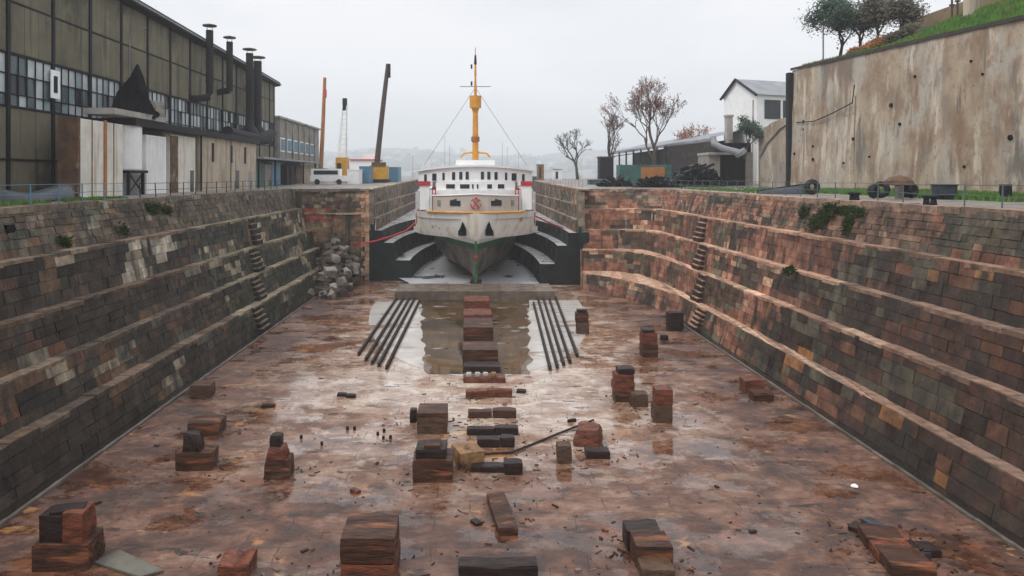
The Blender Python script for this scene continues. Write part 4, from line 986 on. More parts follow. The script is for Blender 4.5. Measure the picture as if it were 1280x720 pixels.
mb.face([(-29.2,19.5,a_),(-29.2,109.6,b_),(-62,109.6,b_+5),(-62,19.5,a_+5)]); mb.face([(-29.15,19.5,a_-.1),(-29.15,109.6,b_-.1),(-29.15,109.6,b_+.45),(-29.15,19.5,a_+.45)]); mb.face([(-30.3,19.5,a_-.1),(-30.3,109.6,b_-.1),(-29.15,109.6,b_-.1),(-29.15,19.5,a_-.1)]); mb.face([(-29.15,19.5,a_+.45),(-29.15,109.6,b_+.45),(-62,109.6,b_+5.4),(-62,19.5,a_+5.4)]); mb.face([(-29.2,109.55,b_-.1),(-62,109.55,b_+5.4),(-62,109.55,20)])
mb.build('roof', M['steeldark'], hall)
MB().tube([(-29.05,19.5,a_+.12),(-29.05,109.6,b_+.12)], .09, 6).build('gutter', M['greyroof'], hall)
d = 64; MB().tube([(FXl+.1,62.9,15.9),(FXl+.1,62.9,23.4),(FXl+1.3,63.5,24.2)], .05, 6).build('lamp_arm', M['greyroof'], hall)
MB().box((FXl+.13,51.0,16.6),(FXl+.2,52.1,18.6)).build('notice_board', M['pane'], hall); MB().box((FXl+.2,51.3,17.0),(FXl+.23,51.75,18.2)).build('notice_figure', M['steeldark'], hall)

# annex along the hall
ann = thing('annex', 'long flat roofed annex with a stained beige wall in front of the factory', 'outbuilding', (-28, 70, QZ))
MB().box((-29.9, 68.8, QZ), (-26.1, 87, 15.0)).build('wall', M['beigewall'], ann)
MB().box((-29.9, 55, 14.95), (-25.7, 87.2, 15.5)).build('roof_slab', M['steeldark'], ann)
MB().box((-29.9, 62, QZ), (-26.6, 68.79, 14.95)).build('back_wall', M['oldwall'], ann)
for y in (72.2, 77.8, 82.5): MB().box((-26.12, y, 12.5), (-26.02, y+.5, 14.4)).build('stain_pipe', M['steeldark'], ann)
MB().tube([(-25.95,69,QZ),(-25.95,69,15)], .1, 8).build('downpipe', M['steeldark'], ann); MB().tube([(-25.95,77.5,QZ),(-25.95,77.5,15)], .05, 8).build('downpipe', M['steeldark'], ann)
for y, wd, h, m_ in ((79.7,.9,2.1,'glassdark'),(84.2,1.2,2.0,'greyroof')): MB().box((-26.14,y,QZ+.1),(-26.05,y+wd,QZ+h)).build('door', M[m_], ann)
# tall rusty white box
bxx = thing('steel_cabin', 'tall white steel cabin streaked with rust left of the tank', 'cabin', (-27, 50, QZ))
MB().box((-27.35,47.9,QZ),(-26.1,53.8,14.9)).build('body', M['whiterust'], bxx); MB().box((-27.4,47.6,QZ),(-26.05,47.9,15.0)).build('end_panel', M['rust'], bxx)
MB().box((-26.1,51.0,QZ),(-26.02,51.35,15)).build('rust_strip', M['orange'], bxx)
for y in (49.4, 52.4): MB().box((-26.1,y,QZ),(-26.05,y+.05,14.9)).build('seam', M['rust'], bxx)
# shelf slab over
MB_ = MB().box((-27.9,51.6,15.52),(-25.6,60.2,15.95)); tag(MB_.build('roof_platform', M['conc']), 'pale slab platform above the tank carrying the black tarp', 'platform')
# tank
tk = thing('storage_tank', 'upright white cylindrical tank on a dark steel stand', 'tank', (-27.3, 56, QZ))
MB().lathe((-27.4,56.1,11.5), [(0,0),(1.5,0),(1.55,.1),(1.55,3.3),(1.5,3.45),(0,3.5)], 28).build('tank_shell', M['whitepaint'], tk, smooth=False)
for x, y in ((-28.6,54.9),(-26.2,54.9),(-28.6,57.3),(-26.2,57.3)): MB().box((x-.1,y-.1,QZ),(x+.1,y+.1,11.5)).build('leg', M['steeldark'], tk)
MB().box((-28.9,54.6,11.3),(-25.9,57.6,11.5)).build('platform', M['steeldark'], tk)
MB().tube([(-26.2,54.9,QZ+.1),(-26.2,57.3,11.3)], .06, 6).tube([(-26.2,57.3,QZ+.1),(-26.2,54.9,11.3)], .06, 6).build('bracing', M['steeldark'], tk)
# sheet doors
for y0, y1, nm, lb in ((58.0,61.8,'white','narrow white corrugated steel shed just right of the tank'),(62.6,68.3,'cream','wide cream steel shed between the narrow shed and the beige wall')):
    t = thing('steel_shed', lb, 'shed', (-26.5,y0,QZ)); MB().box((-28.5,y0,QZ),(-26.25,y1,14.4 if nm == 'white' else 14.7)).build('body', M['whitepaint'] if nm == 'white' else M['whiterust'], t)
    mb = MB(); 
    for k in range(int((y1-y0)/.32)): mb.box((-26.25,y0+.08+k*.32,QZ+.05),(-26.2,y0+.22+k*.32,14.3))
    if nm == 'white': mb.build('corrugated_door', M['whitepaint'], t)
    else:
        MB().box((-26.25,y0,QZ),(-26.15,y0+1.5,14.6)).build('door', M['rust'], t); MB().box((-26.26,y1-1.2,QZ),(-26.18,y1-.5,11.6)).build('dark_opening', M['glassdark'], t)
# black tarp heap
bm = bmesh.new(); bmesh.ops.create_cone(bm, segments=20, radius1=2.3, radius2=.15, depth=4.0, cap_ends=True); bmesh.ops.subdivide_edges(bm, edges=bm.edges[:], cuts=3, use_grid_fill=True)
for v in bm.verts: v.co += mnoise.noise_vector(v.co*.8)*.6+mnoise.noise_vector(v.co*2.6)*.22; v.co.x *= .75; v.co.y += (v.co.z+2)*.14
me = bpy.data.meshes.new('tarp_heap'); bm.to_mesh(me); bm.free(); me.materials.append(M['black']); o = bpy.data.objects.new('tarp_heap', me); C.objects.link(o); o.location = (-27.3, 57.9, 18.0); tag(o, 'pointed black tarpaulin heap on top of the slab above the tank', 'tarp')
bm = rough((1.4,1.6,1.2), 300, .15); me = bpy.data.meshes.new('plaster_lump'); bm.to_mesh(me); bm.free(); me.materials.append(M['oldwall']); o = bpy.data.objects.new('plaster_lump', me); C.objects.link(o); o.location = (-26.4,59.4,16.0); tag(o, 'crumbling beige lump right of the black tarpaulin', 'rubble')
# flue pipes
for i, (px, yt, yb, wd, lb) in enumerate([(262,30,116,9,'tallest dark flue pipe with a flat cap and an elbow at its foot'),(287,45,114,8,'second dark flue pipe, standing alone between the tallest and the pair'),(312,60,152,9,'third dark flue pipe, left one of the touching pair'),(322,70,160,10,'thick dark flue pipe, right one of the touching pair')]):
    d = FP*28.6/(590-px); r = wd/2/FP*d; x = -28.6; z0, z1 = Z(yb,d), Z(yt,d)
    t = thing('flue_pipe', lb, 'chimney', (x,d,z0), 'flue pipes on the factory')
    MB().tube([(x,d,z0),(x,d,z1-.7)], r, 14).build('pipe', M['steeldark'], t)
    MB().lathe((x,d,z1-.25), [(0,0),(r*1.9,0),(r*1.9,.12),(0,.3)], 16).build('cap', M['rust'], t)
    MB().tube([(x-r*.7,d,z1-.75),(x-r*.7,d,z1-.25)], .04, 5).tube([(x+r*.7,d,z1-.75),(x+r*.7,d,z1-.25)], .04, 5).build('cap_strut', M['greyroof'], t)
    for zb in (z0+1.2, z0+4): MB().lathe((x,d,zb), [(r,0),(r*1.15,0),(r*1.15,.15),(r,.15)], 14).build('collar', M['steeldark'], t)
    if i == 0: MB().tube([(x,d,z0+.1),(x-.1,d-.2,z0-.5),(x-.9,d-1.2,z0-.8),(FXl-.3,d-1.6,z0-.8)], r, 12).build('elbow', M['steeldark'], t)
    if i == 1: MB().tube([(x,d,z0+.1),(FXl-.3,d,z0-.2)], r, 12).build('elbow', M['steeldark'], t)
    if i > 1: MB().lathe((x,d,15.4), [(1.5,0),(1.5,.9),(r,2.4),(r,z0-15.4+.1)], 14).build('hood', M['steeldark'], t)
MBd = MB().tube([(-28.4,83.5,16.2),(-28.2,88,16.0),(-27.6,93,15.8),(-27.4,98,16.8)], .7, 12); tag(MBd.build('air_duct', M['steeldark']), 'fat dark duct lying along the annex roof below the flue pipes', 'duct')
# open lean-to shed
sh = thing('lean_to_shed', 'low open shed with a thin flat roof at the right end of the factory', 'shed', (-27, 95, QZ))
MB().box((-29.9,87.3,13.2),(-25.2,120,13.45)).build('roof', M['greyroof'], sh); MB().box((-29.9,87.3,QZ),(-28.6,120,13.2)).build('back_wall', M['oldwall'], sh)
for y in (87.6, 95, 103, 111, 119.6): MB().box((-26.1,y,QZ),(-25.9,y+.2,13.2)).build('post', M['steeldark'], sh)
for y0, y1, z1, m_ in ((88,92,12.8,'teal'),(92.4,95.6,12.6,'oldwall'),(95.8,100,13,'blue'),(103.3,108,12.8,'steeldark'),(109,113,12.6,'rust'),(114,119,12.9,'beigewall')): MB().box((-28,y0,QZ),(-26.6,y1,z1)).build('infill_panel', M[m_], sh)
# second building
b2 = thing('workshop_building', 'ruined beige workshop building beyond the factory with small blue windows', 'building', (-30, 120, QZ))
MB().box((-45,112,QZ),(-30.2,142,20.2)).build('wall', M['oldwall'], b2)
for k in range(7): MB().box((-30.22,112.3+k*4.2,QZ),(-30.0,112.8+k*4.2,20.1)).build('pilaster', M['oldwall'], b2)
for k in range(6): 
    f = MB().box((-30.22,113.3+k*4.2,15.0),(-30.12,116+k*4.2,17.2)).build('window', M['whitepaint'], b2); MB().box((-30.14,113.5+k*4.2,15.2),(-30.08,115.8+k*4.2,17.0)).build('pane', M['blue'], f)
MB().box((-45.2,111.8,20.2),(-29.8,142.2,20.5)).build('roof', M['conc'], b2)

# ================================================================== cranes and things far left
def PT(px, py, d): return (X(px,d), d, Z(py,d))
def lattice(mb, A, B, wdt, n, r=.05):
    A, B = Vector(A), Vector(B); dr = (B-A).normalized(); a = dr.cross(Vector((0,1,0))).normalized()*wdt/2; b = dr.cross(a).normalized()*wdt/2
    cs = [a+b, a-b, -a-b, -a+b]
    for c in cs: mb.tube([A+c, B+c*.5], r, 4)
    for i in range(n):
        p, q = A.lerp(B, i/n), A.lerp(B, (i+1)/n); f0, f1 = 1-.5*i/n, 1-.5*(i+1)/n
        for k in range(4): mb.tube([p+cs[k]*f0, q+cs[(k+1)%4]*f1], r*.7, 3, cap=False)
d = 135
cr1 = thing('mast_crane', 'slender orange crane jib rising left of the two other cranes', 'crane', (X(402,d), d, QZ), 'cranes behind the quay')
MB().tube([PT(401,212,d), PT(404,150,d), PT(406,97,d)], .42, 8, r2=.3).build('jib', M['orange'], cr1); MB().box((X(396,d),d-1.5,QZ),(X(408,d),d+1.5,12.6)).build('base', M['steeldark'], cr1); MB().box((X(406,d)-.1,d-.3,Z(122,d)),(X(408,d),d+.3,Z(112,d))).build('head_block', M['red'], cr1)
d = 125; cr2 = thing('lattice_crane', 'crane with a white lattice boom on a yellow body', 'crane', (X(428,d), d, QZ), 'cranes behind the quay')
mb = MB(); lattice(mb, PT(428,196,d), PT(431,132,d), 1.3, 10, .09); mb.build('lattice_boom', M['whitepaint'], cr2)
MB().box((X(428.5,d),d-.4,Z(138,d)),(X(433.5,d),d+.4,Z(123,d))).build('boom_head', M['steeldark'], cr2)
MB().prism([(X(421,d),d-1.2),(X(434,d),d-1.2),(X(434,d),d+2),(X(421,d),d+2)], 10.6, Z(197,d)).build('cab', M['yellow'], cr2)
MB().box((X(423,d),d-1.3,Z(212,d)),(X(428,d),d-1.18,Z(204,d))).build('cab_window', M['glassdark'], cr2); MB().box((X(419,d),d-1.4,QZ),(X(436,d),d+2.4,10.7)).build('undercarriage', M['steeldark'], cr2)
d = 120; cr3 = thing('crawler_crane', 'crane with a long dark leaning boom on an orange yellow body', 'crane', (X(473,d), d, QZ), 'cranes behind the quay')
MB().tube([PT(471,206,d), PT(478,140,d), PT(485,80,d)], .48, 8, r2=.34).build('boom', M['bark'], cr3); MB().box((X(484,d),d-.3,Z(97,d)),(X(488,d),d+.3,Z(80,d))).build('boom_head', M['steeldark'], cr3)
MB().prism([(X(463,d),d-1.5),(X(484,d),d-1.5),(X(484,d),d+2),(X(463,d),d+2)], 10.5, Z(207,d)).build('body', M['yellow'], cr3); MB().box((X(466,d),d-1.6,Z(208,d)),(X(483,d),d-.5,Z(203,d))).build('hood', M['rust'], cr3); MB().box((X(461,d),d-1.8,QZ),(X(485,d),d+2.2,10.6)).build('track', M['rubber'], cr3)
def cont(px0, px1, yt, d, dep, m_, nm, lb, cat, z0=None, grp=None):
    t = thing(nm, lb, cat, (X((px0+px1)/2,d), d, cz(d)), grp); x0, x1 = X(px0,d), X(px1,d); z0 = cz(d) if z0 is None else z0; zt = Z(yt,d)
    MB().box((x0,d,z0),(x1,d+dep,zt)).build('body', M[m_], t)
    mb = MB(); k = x0+.1
    while k < x1-.1: mb.box((k,d-.05,z0+.15),(k+.12,d,zt-.15)); k += .3
    mb.build('corrugation', M[m_], t); MB().box((x0-.05,d-.08,zt-.12),(x1+.05,d+dep+.05,zt+.03)).build('top_frame', M[m_], t); return t
cont(449,461,208,112,5,'blue','container','blue container just left of the dark boomed crane','container')
cont(486,498,209,124,5,'blue','container','blue container just right of the dark boomed crane','container')
cont(434,448,212,108,4,'whitepaint','site_cabin','small white cabin between the yellow crane and the blue container','cabin')
def truck(px, d, lb, m_='whitepaint', L=5.2):
    x = X(px,d); t = thing('van', lb, 'van', (x,d,cz(d))); g = cz(d)
    MB().box((x-L/2,d,g+.45),(x+L/2,d+2,g+1.3)).build('body', M[m_], t); MB().prism([(x-L/2+.1,d+.1),(x+L/2-.9,d+.1),(x+L/2-.9,d+1.9),(x-L/2+.1,d+1.9)], g+1.3, g+2.3).build('cabin_top', M[m_], t)
    MB().box((x-L/2+.5,d+.05,g+1.45),(x+L/2-1.2,d+.12,g+2.05)).build('side_window', M['glassdark'], t)
    for q in (-L/2+1, L/2-1): MB().tube([(x+q,d-.05,g+.4),(x+q,d+.25,g+.4)], .4, 12).build('wheel', M['rubber'], t)
truck(410, 105, 'white van parked nearest the end of the low shed')
hb_ = thing('dock_house', 'small white house with a red trimmed roof behind the cranes', 'house', (X(457,170),170,QZ)); d = 170
MB().box((X(438,d),d,QZ),(X(472,d),d+8,Z(200,d))).build('wall', M['whitepaint'], hb_); MB().box((X(453,d),d+1,Z(200,d)),(X(468,d),d+7,Z(192,d))).build('upper_storey', M['whitepaint'], hb_); MB().box((X(437,d),d-.3,Z(200.5,d)),(X(473,d),d+8.3,Z(199,d))).build('roof_edge', M['red'], hb_)
mbb = MB().lathe((X(445,130),130,QZ), [(0,0),(1,.2),(1.3,1.2),(.7,2.2),(0,2.5)], 10); tag(mbb.build('scrap_heap', M['teal']), 'dark green heap beside the white cabin behind the left wall', 'scrap')

M['railgrey'] = mat('rail_grey_green', (.10,.15,.16), (.06,.09,.1), 3, .6, .05)
# railings on both quay edges
def railing(x, y0, y1, step, m_, name, lb, hh=1.05, lean=0):
    t = thing(name, lb, 'railing', (x,y0,QZ)); y = y0; k = 0
    while y <= y1: MB().tube([(x,y,QZ),(x+random.uniform(-.05,.05),y+random.uniform(-.04,.04),QZ+hh)], .033, 6).build('post', M[m_], t); y += step
    for z in (QZ+hh*.52, QZ+hh-.03): MB().tube([(x,y0+k*2,z+random.uniform(-.03,.03)) for k in range(int((y1-y0)/2)+1)], .018, 6).build('rail', M[m_], t)
railing(-21.2, 30, 44, 2.3, 'blue', 'quay_railing', 'pale blue pipe railing along the near left quay edge')
railing(-21.2, 46, 80, 2.3, 'steeldark', 'quay_railing', 'thin dark railing along the far left quay edge', 1.0)
railing(22.6, 26, 84, 2.35, 'railgrey', 'quay_railing', 'thin blue grey railing along the right quay edge')
railing(12.9, 84, 150, 3, 'greyroof', 'quay_railing', 'thin grey railing above the inner dock right of the ferry')
# bollards in pairs on the right coping
for i, (px, py) in enumerate([(1065,252),(1071,252),(1158,258),(1167,260)]):
    d = FP*1.4/(py-VY)*.98; d = FP*22.3/(px-590); t = None
    mb = MB().lathe((22.3,d,QZ+.02), [(0,0),(.16,0),(.12,.3),(.2,.36),(.2,.46),(0,.5)], 12)
    tag(mb.build('bollard', M['steeldark']), ['left small bollard of the pair farther along the right coping','right small bollard of the pair farther along the right coping','left small bollard of the nearer pair on the right coping','right small bollard of the nearer pair on the right coping'][i], 'bollard', 'small bollards on the right coping')
# boat under a tarp and grass, left quay
bt = thing('covered_boat', 'long dark covered boat lying on the near left quay behind the railing', 'boat', (-24.5, 38, QZ))
mb = MB(); rr = []
for k in range(15):
    t_ = k/14; y = 34+t_*10; wv = .75*math.sin(math.pi*min(1,max(.04,t_)))**.5; h = .75+.2*math.sin(t_*9)
    rr.append([(-24.3-wv,y,QZ+.1),(-24.3-wv*.9,y,QZ+h*.7),(-24.3,y,QZ+h),(-24.3+wv*.9,y,QZ+h*.7),(-24.3+wv,y,QZ+.1)])
for a, b_ in zip(rr[:-1], rr[1:]):
    for k in range(4): mb.face([a[k],b_[k],b_[k+1],a[k+1]])
mb.face(rr[0]); mb.face(rr[-1][::-1]); mb.build('tarp_cover', M['bluegrey'], bt, weld=True, smooth=True); MB().box((-25.1,34.5,QZ),(-23.5,43.4,QZ+.1)).build('cradle', M['darktimber'], bt)
def grasspatch(x0, x1, y0, y1, n, seed, hfun=None, hmin=.06, hmax=.22, gap=-.25):
    rng = random.Random(seed); mb = MB()
    for k in range(n):
        x, y = rng.uniform(x0, x1), rng.uniform(y0, y1)
        if mnoise.noise(Vector((x*.5, y*.3, seed))) < gap: continue
        z = QZ if hfun is None else hfun(x, y); a = rng.random()*6.3; s = rng.uniform(.05, .12); h = rng.uniform(hmin, hmax)
        dx, dy = math.cos(a)*s, math.sin(a)*s; mb.face([(x-dx,y-dy,z-.02),(x+dx,y+dy,z-.02),(x+rng.uniform(-.1,.1),y+rng.uniform(-.1,.1),z+h)])
    return mb
struct(grasspatch(-24, -21.9, 30, 46, 5000, 1).build('quay_grass', M['grass']), 'stuff')
struct(grasspatch(29.5, 37.3, 40, 66, 16000, 2, hmin=.15, hmax=.5).build('wall_foot_grass', M['grass']), 'stuff')
struct(grasspatch(24, 37, 60, 100, 6000, 3).build('sparse_grass', M['grass']), 'stuff')

# ================================================================== RIGHT: retaining wall and hill
rwz = lambda y: 23.6+(y-85.4)*.049
rt = thing('retaining_wall', 'tall stained concrete retaining wall holding the grassy hill on the right', 'retaining wall', (38, 60, QZ))
mb = MB(); N_ = 44
for k in range(N_):
    y0, y1 = 20+65.4*k/N_, 20+65.4*(k+1)/N_
    for j in range(8):
        def q(y, j): z = QZ-.3+(rwz(y)-QZ+.3)*j/8; return (37.5+.5*j/8+.10*mnoise.noise(Vector((0,y*.2,z*.3))), y, z)
        mb.face([q(y0,j),q(y0,j+1),q(y1,j+1),q(y1,j)])
mb.face([(38,20,rwz(20)),(39,20,rwz(20)),(39,85.4,rwz(85.4)),(38,85.4,rwz(85.4))]); mb.face([(37.5,85.4,QZ),(41,85.4,QZ),(41,85.4,rwz(85)),(38,85.4,rwz(85))])
mb.build('concrete_face', M['retain'], rt, weld=True, smooth=True)
mb = MB(); 
for k in range(22):
    y0, y1 = 20+65.6*k/22, 20+65.6*(k+1)/22; mb.face([(37.85,y0,rwz(y0)+.3),(38.5,y0,rwz(y0)+.3),(38.5,y1,rwz(y1)+.3),(37.85,y1,rwz(y1)+.3)]); mb.face([(37.85,y0,rwz(y0)),(37.85,y0,rwz(y0)+.3),(37.85,y1,rwz(y1)+.3),(37.85,y1,rwz(y1))])
mb.build('coping', M['mortar'], rt)
MB().box((37.3,84.9,QZ),(37.9,85.6,rwz(85.4)-.3)).build('downpipe', M['steeldark'], rt)
MB().tube([(37.6,83.5,17.3),(37.55,79,17.1),(37.5,75,17.6),(37.5,71,18.3),(37.45,70.5,20)], .06, 6).build('cable', M['steeldark'], rt)
MB().tube([(37.6,70.9,QZ+2),(37.75,70.9,19)], .03, 5).build('cable', M['rust'], rt)
r3_ = random.Random(8)
for k in range(16):
    y = r3_.uniform(46, 84); z = QZ+2+r3_.random()*(rwz(y)-QZ-4); xx = 37.5+.5*(z-QZ)/(rwz(y)-QZ)
    MB().tube([(xx-.12,y,z),(xx+.15,y,z)], r3_.uniform(.09,.2), 8).build('weep_hole', M['black'], rt)
t = thing('retaining_wall', 'lower ochre stretch of retaining wall beyond the dark pipe', 'retaining wall', (38, 90, QZ))
mb = MB(); mb.face([(38.2,85.7,QZ),(38.2,96,QZ),(38.2,96,16.6),(38.2,92,17.9),(38.2,85.7,18.4)]); mb.face([(38.2,96,QZ),(44,96,QZ),(44,96,16.6),(38.2,96,16.6)]); mb.face([(38.2,85.7,18.4),(38.2,92,17.9),(44,92,17.9),(44,85.7,18.4)]); mb.face([(38.2,92,17.9),(38.2,96,16.6),(44,96,16.6),(44,92,17.9)])
mb.build('concrete_face', M['retain'], t); MB().tube([(38.1,86,17.6),(38.05,89,17.0),(38.05,93,15.3),(38.1,95.5,13.5)], .12, 6).build('pipe', M['greyroof'], t)
# hill behind
def hz_(x, y):
    w_ = rwz(min(y, 85.4))+.25; bh = max(.5, min(3.3, 3.3-(y-48)*.085))
    t_ = min(1, max(0, (x-38.3)/4.5)); s = t_*t_*(3-2*t_)
    return w_+bh*s+max(0, x-43)*.05+.25*mnoise.noise(Vector((x*.3, y*.3, 1)))*t_
mb = MB(); xs = [38.2+.6*i for i in range(12)]+[46+3*i for i in range(12)]; ys = [20+1.5*j for j in range(44)]
for i in range(len(xs)-1):
    for j in range(len(ys)-1): mb.face([(xs[i],ys[j],hz_(xs[i],ys[j])),(xs[i+1],ys[j],hz_(xs[i+1],ys[j])),(xs[i+1],ys[j+1],hz_(xs[i+1],ys[j+1])),(xs[i],ys[j+1],hz_(xs[i],ys[j+1]))])
yb = ys[-1]
for i in range(len(xs)-1): mb.face([(xs[i],yb,QZ),(xs[i+1],yb,QZ),(xs[i+1],yb,hz_(xs[i+1],yb)),(xs[i],yb,hz_(xs[i],yb))])
struct(mb.build('grassy_hill', M['grass'], weld=True, smooth=True))
struct(grasspatch(38.3, 44.5, 44, 84, 26000, 5, hz_, .15, .45, -2).build('hill_grass', M['grass']), 'stuff')
# brown wall and posts on the hill
mb = MB(); mb.box((46.5,56,25.6),(47.3,78,27.6)); M['brown'] = mat('brown_bank', (.28,.20,.12), (.18,.13,.08), .8, .9, .3, space='World'); tag(mb.build('garden_wall', M['brown']), 'brown bank like wall on top of the hill behind the bushes', 'wall')
for i, (px, d) in enumerate([(1190,64),(1197,63),(1214,60)]):
    t = thing('fence_post', ['left thin dark post at the top of the hill','right thin dark post at the top of the hill','thick pale post at the top edge of the photo'][i], 'post', (X(px,d), d, hz_(X(px,d),d)), 'posts on the hill'); x = X(px,d); zb = hz_(x,d)-.2
    if i < 2: MB().tube([(x,d,zb),(x,d,zb+2.6)], .09, 8).build('shaft', M['bark'], t); MB().box((x-.2,d-.1,zb+1.7),(x+.2,d+.1,zb+1.85)).build('bracket', M['bark'], t)
    else: MB().box((x-.4,d-.4,zb),(x+.4,d+.4,zb+3.2)).build('shaft', M['beigewall'], t); MB().box((x-.5,d-.5,zb+3.2),(x+.5,d+.5,zb+3.4)).build('cap', M['conc'], t)
# lamp post at the wall end
d = 84; x = X(1029,d); x = 40.9
d = FP*x/(1029-590); t = thing('lamp_post', 'tall thin lamp post with clustered dark lamps at the end of the hill', 'lamp post', (x,d,hz_(x,d)))
MB().tube([(x,d,hz_(x,d)-.2),(x,d,Z(-12,d))], .09, 8).build('shaft', M['greyroof'], t)
MB().tube([(x,d,Z(20,d)),(x-.6,d,Z(20,d))], .05, 6).build('arm', M['greyroof'], t)
for dx, dz in ((-.45,.35),(-.75,0),(-.4,-.35),(-.75,.5)): MB().lathe((x+dx,d,Z(20,d)+dz), [(0,-.18),(.2,-.1),(.2,.1),(0,.18)], 8).build('lamp', M['steeldark'], t)

# ================================================================== trees
def tree(loc, h, spread, seed, label, *a, **k):
    tl = k.pop('tipl', None); TIP[0] = tl; return tree_(loc, h, spread, seed, label, *a, **k)
TIP = [None]
def tree_(loc, h, spread, seed, label, name='bare_tree', leaf=None, nleaf=0, lsize=.2, depth=5, trunk=.25, group=None, up_=.55, kids=3, first=.35, twig=.012):
    rng = random.Random(seed); t = thing(name, label, 'tree', loc, group); wood = MB(); tips = []
    def grow(p, dr, L, r, lev_):
        pts = [p]; n = 3
        for k in range(n):
            dr = (dr+Vector((rng.uniform(-.22,.22), rng.uniform(-.22,.22), rng.uniform(-.05,.14)))).normalized(); pts.append(pts[-1]+dr*L/n)
        wood.tube(pts, r, 6 if lev_ < 2 else 4 if lev_ < 4 else 3, r2=max(twig, r*.6), cap=False)
        if lev_ >= (depth-2 if TIP[0] is None else TIP[0]): tips.extend(pts[1:])
        if lev_ >= depth: return
        for k in range(kids if lev_ else kids+1):
            a = rng.random()*6.28; b = rng.uniform(.35, .95)*spread; side = dr.orthogonal().normalized(); side.rotate(Matrix.Rotation(a, 3, dr))
            nd = (dr*math.cos(b)+side*math.sin(b)+Vector((0,0,up_*.25))).normalized(); q = pts[rng.choice([2,3,3])] if lev_ else pts[rng.choice([2,3,3])]
            grow(q, nd, L*rng.uniform(.58,.82), max(twig, r*rng.uniform(.45,.62)), lev_+1)
    grow(Vector(loc), Vector((0,0,1)), h*first, trunk, 0)
    wood.build('trunk', M['bark'], t)
    if leaf:
        lf = MB()
        for k in range(nleaf):
            p = rng.choice(tips)+Vector((rng.gauss(0,1),rng.gauss(0,1),rng.gauss(0,1)))*lsize*(1.5 if TIP[0] is None else 3.2)
            a = Vector((rng.uniform(-1,1),rng.uniform(-1,1),rng.uniform(-1,1))).normalized(); b = a.orthogonal().normalized(); s = lsize*rng.uniform(.5,1.2)
            lf.face([p-a*s, p+b*s*.6, p+a*s, p-b*s*.6])
        lf.build('foliage', M[leaf], t)
    return t
def TL(px, d, z=None): return (X(px,d), d, cz(d) if z is None else z)
tree(TL(722,150), 11, .8, 3, 'smallest bare tree standing nearest the ferry on the right', depth=5, trunk=.38, group='bare trees on the right quay', twig=.03)
tree(TL(762,130), 12, .8, 8, 'middle sized bare tree rising behind the dark box', depth=5, trunk=.3, leaf='leafrust', nleaf=250, lsize=.16, group='bare trees on the right quay', twig=.03)
tree(TL(822,112), 15.5, .75, 21, 'largest tree with sparse reddish leaves above the dark shed', leaf='leafrust', nleaf=1200, lsize=.2, depth=6, trunk=.42, first=.34, twig=.022)
tree(TL(866,128), 10, .95, 5, 'low reddish leaved tree showing above the shed roof', name='leafy_tree', leaf='leafrust', nleaf=1300, lsize=.22, depth=5, trunk=.3, twig=.02)
for i, (px, d, h, lf, nl, ls, lb) in enumerate([
    (1050,80,18,'leafdark',12000,.17,'dense dark evergreen tree beside the lamp post on the hill'),
    (1076,77,15,'leafdark',7000,.16,'second dark evergreen tree a little right of the first on the hill'),
    (1098,74,12,'leafgrey',4500,.15,'grey brown thin tree between the evergreens and the bushes'),
    (1126,70,9,'leafgrey',5000,.15,'rounded grey olive tree at the right end of the hill trees')]):
    x = X(px,d); tree((x,d,hz_(x,d)-.2), h, .75, 30+i, lb, 'evergreen_tree' if i < 2 else 'thin_tree', lf, nl, ls, 5, .2, 'trees on the hill', kids=3, first=.14, up_=.35, tipl=1)
def bush(px, d, rad, m_, n, seed, lb, ls=.12):
    x = X(px,d); z = hz_(x,d); t = thing('bush', lb, 'bush', (x,d,z), 'bushes on the hill'); rng = random.Random(seed); mb, st = MB(), MB()
    for k in range(n):
        v = Vector((rng.gauss(0,1),rng.gauss(0,1),abs(rng.gauss(0,1)))); v = v.normalized()*rad*rng.uniform(.4,1)*(1+.35*mnoise.noise(v*1.4+Vector((seed,0,0)))); v.z *= .8; p = Vector((x,d,z))+v
        a = Vector((rng.uniform(-1,1),rng.uniform(-1,1),rng.uniform(-1,1))).normalized(); b = a.orthogonal().normalized(); s = ls*rng.uniform(.6,1.3); mb.face([p-a*s,p+b*s*.6,p+a*s,p-b*s*.6])
    for k in range(7): st.tube([(x,d,z-.1),(x+rng.uniform(-.6,.6)*rad,d+rng.uniform(-.6,.6)*rad,z+rad*.7)], .03, 4, cap=False)
    mb.build('foliage', M[m_], t); st.build('stem', M['bark'], t)
for i, (px, d, rd, m_, lb) in enumerate([(1072,74,1.1,'leaforange','small orange bush lowest on the grass edge'),(1094,72,1.3,'leaforange','bright orange bush in the middle of the hedge'),(1108,70,1.4,'leaforange','orange and brown bush right of the bright orange one'),(1122,69,1.3,'leafgrey','dull brown bush under the rounded tree'),(1140,68,1.4,'leafgrey','brown bush beside the garden wall')]):
    bush(px, d, rd, m_, 2600, 80+i, lb)

